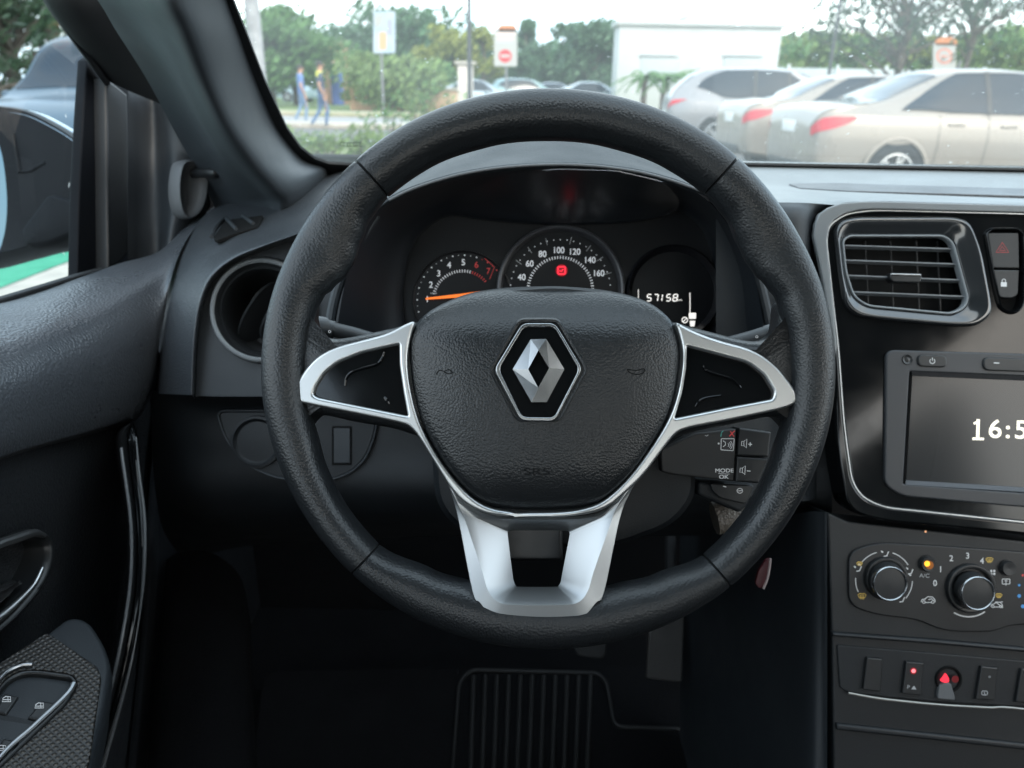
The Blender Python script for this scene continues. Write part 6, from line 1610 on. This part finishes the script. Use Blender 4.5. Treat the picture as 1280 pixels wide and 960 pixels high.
# long white fence line behind the parked cars
fn = thing('white_fence', G0(1100, 44), 'long white fence behind the parked cars at right', 'fence')
a = WY(985, 86, 44); c_ = WY(1300, 90, 44)
mb = MB(); mb.box(((a.x+c_.x)/2+6, 44, (a.z+.1)/2), (c_.x-a.x+14, .1, a.z), 0, None, .02); mb.build('fence_panel', pbr('fence_white', (.40, .44, .46), .6, var=.08, vscale=2), fn)
for k in range(10):
    x = a.x+k*2.6; mb = MB(); mb.box((x, 43.9, a.z*.55), (.14, .14, a.z*1.1), 0, None, .02); mb.build('fence_post', pbr('fence_post_grey', (.5, .52, .53), .6), fn)
# ---------------------------------------------------------------- people
def person(loc, rz, height, label, skin, top, legs, stride=.25, vest=None, short=True):
    t = thing('person', (0, 0, 0), label, 'person')
    k = height/1.75
    joints = {'pel': (0, 0, .95), 'sp': (0, .01, 1.15), 'ch': (0, .0, 1.36), 'nk': (0, 0.01, 1.50), 'hd0': (0, .03, 1.57), 'hd1': (0, .03, 1.66), 'hd2': (0, .02, 1.745),
              'hl': (.095, 0, .90), 'kl': (.10, stride*.55, .50), 'al': (.10, stride*.35-.02, .09), 'tl': (.105, stride*.35+.15, .04),
              'hr': (-.095, 0, .90), 'kr': (-.10, -stride*.10, .50), 'ar': (-.10, -stride*1.15, .12), 'tr': (-.105, -stride*1.15+.13, .03),
              'shl': (.185, 0, 1.42), 'ell': (.235, -stride*.35, 1.14), 'wl': (.245, -stride*.2+.08, .90), 'shr': (-.185, 0, 1.42), 'elr': (-.235, stride*.30, 1.14), 'wr': (-.245, stride*.75, .93)}
    for s_, q in (('l', 1), ('r', -1)):
        w = joints['w'+s_]
        for i, dx in enumerate((-.022, -.008, .008, .022)):
            joints[f'f{s_}{i}'] = (w[0]+q*.005, w[1]+dx+.02, w[2]-.165+.008*abs(i-1.4)); joints[f'p{s_}{i}'] = (w[0], w[1]+dx*.9+.01, w[2]-.085)
        joints[f't{s_}'] = (w[0]-q*.01, w[1]+.055, w[2]-.085)
    rad = {'pel': (.15, .11), 'sp': (.135, .10), 'ch': (.155, .11), 'nk': (.058, .055), 'hd0': (.068, .075), 'hd1': (.078, .095), 'hd2': (.05, .06), 'hl': (.085, .09), 'kl': (.058,)*2, 'al': (.04,)*2, 'tl': (.036, .03), 'hr': (.085, .09), 'kr': (.058,)*2, 'ar': (.04,)*2, 'tr': (.036, .03),
           'shl': (.058,)*2, 'ell': (.042,)*2, 'wl': (.030, .028), 'shr': (.058,)*2, 'elr': (.042,)*2, 'wr': (.030, .028)}
    E_ = [('pel', 'sp'), ('sp', 'ch'), ('ch', 'nk'), ('nk', 'hd0'), ('hd0', 'hd1'), ('hd1', 'hd2'), ('pel', 'hl'), ('hl', 'kl'), ('kl', 'al'), ('al', 'tl'), ('pel', 'hr'), ('hr', 'kr'), ('kr', 'ar'), ('ar', 'tr'), ('ch', 'shl'), ('shl', 'ell'), ('ell', 'wl'), ('ch', 'shr'), ('shr', 'elr'), ('elr', 'wr')]
    for s_ in 'lr':
        for i in range(4): E_ += [('w'+s_, f'p{s_}{i}'), (f'p{s_}{i}', f'f{s_}{i}')]; rad[f'p{s_}{i}'] = (.012,)*2; rad[f'f{s_}{i}'] = (.008,)*2
        E_.append(('w'+s_, 't'+s_)); rad['t'+s_] = (.010,)*2
    names = list(joints); idx = {n: i for i, n in enumerate(names)}
    me = bpy.data.meshes.new('body'); me.from_pydata([Vector(joints[n])*k for n in names], [(idx[a_], idx[b_]) for a_, b_ in E_], [])
    o = bpy.data.objects.new('tmpb', me); COL.objects.link(o)
    sk = o.modifiers.new('s', 'SKIN')
    for n in names:
        v = me.skin_vertices[0].data[idx[n]]; v.radius = tuple(x*k for x in (rad[n] if len(rad[n]) == 2 else rad[n]*2)); v.use_root = (n == 'pel')
    o.modifiers.new('ss', 'SUBSURF').levels = 1
    dg = bpy.context.evaluated_depsgraph_get(); m2 = bpy.data.meshes.new_from_object(o.evaluated_get(dg)); bpy.data.objects.remove(o)
    ms = [skin, top, legs, pbr('shoe', (.03, .03, .035), .6), vest or top]
    m2.materials.clear()
    for m in ms: m2.materials.append(m)
    for p in m2.polygons:
        c = p.center/k
        if c.z < .085: p.material_index = 3
        elif c.z < (.93): p.material_index = 2 if abs(c.x) < .19 else 0
        elif c.z < 1.49 and (abs(c.x) < .20 or (c.z > 1.24)): p.material_index = 4 if (vest and c.z > 1.36 and abs(c.x) < .15) else 1
        else: p.material_index = 0
    link('body', m2, t, (), True, 0, recenter=False)
    mb = MB(); rng = random.Random(3)
    Gh = []
    for i in range(7):
        f = i/6*1.75
        Gh.append([Vector((.086*sin(f)*cos(a), .015+.105*sin(f)*sin(a), 1.665+.098*cos(f)*(1 if f < 1.57 else .9) - (.05*max(0, -sin(a)) if i == 6 else -.035*max(0, sin(a)) if i >= 5 else 0)))*k for a in [2*pi*j/18 for j in range(18)]])
    mb.grid(Gh, closed_v=True); mb.build('hair', pbr('hair_dark', (.025, .02, .018), .7), t)
    mb = MB()   # nose, ears
    mb.tube([Vector((0, .115, 1.655))*k, Vector((0, .138, 1.62))*k], [.008*k, .014*k], 6); mb.build('nose', skin, t)
    for q in (1, -1):
        mb = MB(); mb.tube([Vector((q*.078, .025, 1.615))*k, Vector((q*.088, .02, 1.66))*k], [.010*k, .016*k], 8); mb.build('ear', skin, t)
        mb = MB(); mb.tube([Vector((q*.03, .108, 1.665))*k, Vector((q*.03, .113, 1.664))*k], [.012*k, .006*k], 8); mb.build('eye', pbr('eye_dark', (.03, .025, .02), .3), t)
    mb = MB(); mb.tube([Vector((-.022, .117, 1.585))*k, Vector((0, .122, 1.583))*k, Vector((.022, .117, 1.585))*k], .006*k, 6); mb.build('mouth', pbr('lips', (.30, .12, .10), .5), t)
    t.location = loc; t.rotation_euler = (0, 0, rz)
    return t
sk1 = pbr('skin_tan', (.42, .24, .16), .55)
p = WZ(404, 161, 0); person((p.x, p.y, 0), math.radians(-65), 1.76, 'walking man in dark vest with yellow shoulders and blue jeans', sk1, pbr('shirt_navy', (.05, .07, .12), .8), pbr('jeans', (.10, .17, .30), .85, var=.2), .26, pbr('vest_yellow', (.62, .60, .06), .7))
p = WZ(371, 156, 0); person((p.x, p.y+.8, 0), math.radians(-60), 1.72, 'walking person in blue at the left, half behind shrubs', sk1, pbr('shirt_blue', (.12, .20, .40), .8), pbr('trousers_blue', (.16, .25, .38), .85, var=.2), .2)

# ================================================================== LIGHT, WORLD, CAMERA
CLOUD = 2.6
SUN_EL, SUN_AZ = math.radians(38), math.radians(150)     # azimuth clockwise from +Y (north)
w = bpy.data.worlds.new('World'); S.world = w; w.use_nodes = True
t = w.node_tree; bg = t.nodes['Background']
sky = t.nodes.new('ShaderNodeTexSky'); sky.sky_type = 'NISHITA'; sky.sun_disc = False
sky.sun_elevation = SUN_EL; sky.sun_rotation = SUN_AZ; sky.air_density = 1.3; sky.dust_density = 4.0; sky.ozone_density = 1.0
t.links.new(sky.outputs[0], bg.inputs[0]); bg.inputs[1].default_value = 0.15
# thin bright cloud layer over the clear sky
tcw = t.nodes.new('ShaderNodeTexCoord'); nw = t.nodes.new('ShaderNodeTexNoise'); nw.inputs['Scale'].default_value = 2.2; nw.inputs['Detail'].default_value = 7
mpw = t.nodes.new('ShaderNodeMapping'); mpw.inputs['Scale'].default_value = (1, 1, 3.5)
t.links.new(tcw.outputs['Generated'], mpw.inputs[0]); t.links.new(mpw.outputs[0], nw.inputs['Vector'])
rw = t.nodes.new('ShaderNodeValToRGB'); rw.color_ramp.elements[0].position = .32; rw.color_ramp.elements[1].position = .62
rw.color_ramp.elements[0].color = (0.55, 0.78, 1.0, 1); rw.color_ramp.elements[1].color = (0.92, 0.99, 1.0, 1)
t.links.new(nw.outputs['Fac'], rw.inputs[0])
bg2 = t.nodes.new('ShaderNodeBackground'); bg2.inputs[1].default_value = CLOUD; t.links.new(rw.outputs[0], bg2.inputs[0])
adw = t.nodes.new('ShaderNodeAddShader'); t.links.new(bg.outputs[0], adw.inputs[0]); t.links.new(bg2.outputs[0], adw.inputs[1])
t.links.new(adw.outputs[0], t.nodes['World Output'].inputs[0])
sd = bpy.data.lights.new('Sun', 'SUN'); sd.energy = 1.5; sd.angle = math.radians(12); sd.color = (1.0, 0.94, 0.85)
so = bpy.data.objects.new('Sun', sd); COL.objects.link(so)
dirv = Vector((sin(SUN_AZ)*cos(SUN_EL), cos(SUN_AZ)*cos(SUN_EL), sin(SUN_EL)))
so.rotation_euler = dirv.to_track_quat('Z', 'Y').to_euler(); so.location = dirv*30
cd = bpy.data.cameras.new('Camera'); cam = bpy.data.objects.new('Camera', cd); COL.objects.link(cam)
cd.sensor_fit = 'HORIZONTAL'; cd.sensor_width = 36; cd.lens = 36*FPX/1280; cd.clip_start = 0.02; cd.clip_end = 2000
cam.matrix_world = Matrix(((R.x, U.x, -F.x, EYE.x), (R.y, U.y, -F.y, EYE.y), (R.z, U.z, -F.z, EYE.z), (0, 0, 0, 1)))
cd.dof.use_dof = True; cd.dof.focus_distance = 0.49; cd.dof.aperture_fstop = 9.0
S.camera = cam
S.view_settings.view_transform = 'Standard'; S.view_settings.look = 'None'; S.view_settings.exposure = 0; S.view_settings.gamma = 1
S.render.engine = 'CYCLES'
cy = S.cycles; cy.use_denoising = True; cy.max_bounces = 10; cy.diffuse_bounces = 5; cy.glossy_bounces = 5; cy.transparent_max_bounces = 24; cy.transmission_bounces = 6
cy.sample_clamp_indirect = 6; cy.caustics_reflective = False; cy.caustics_refractive = False
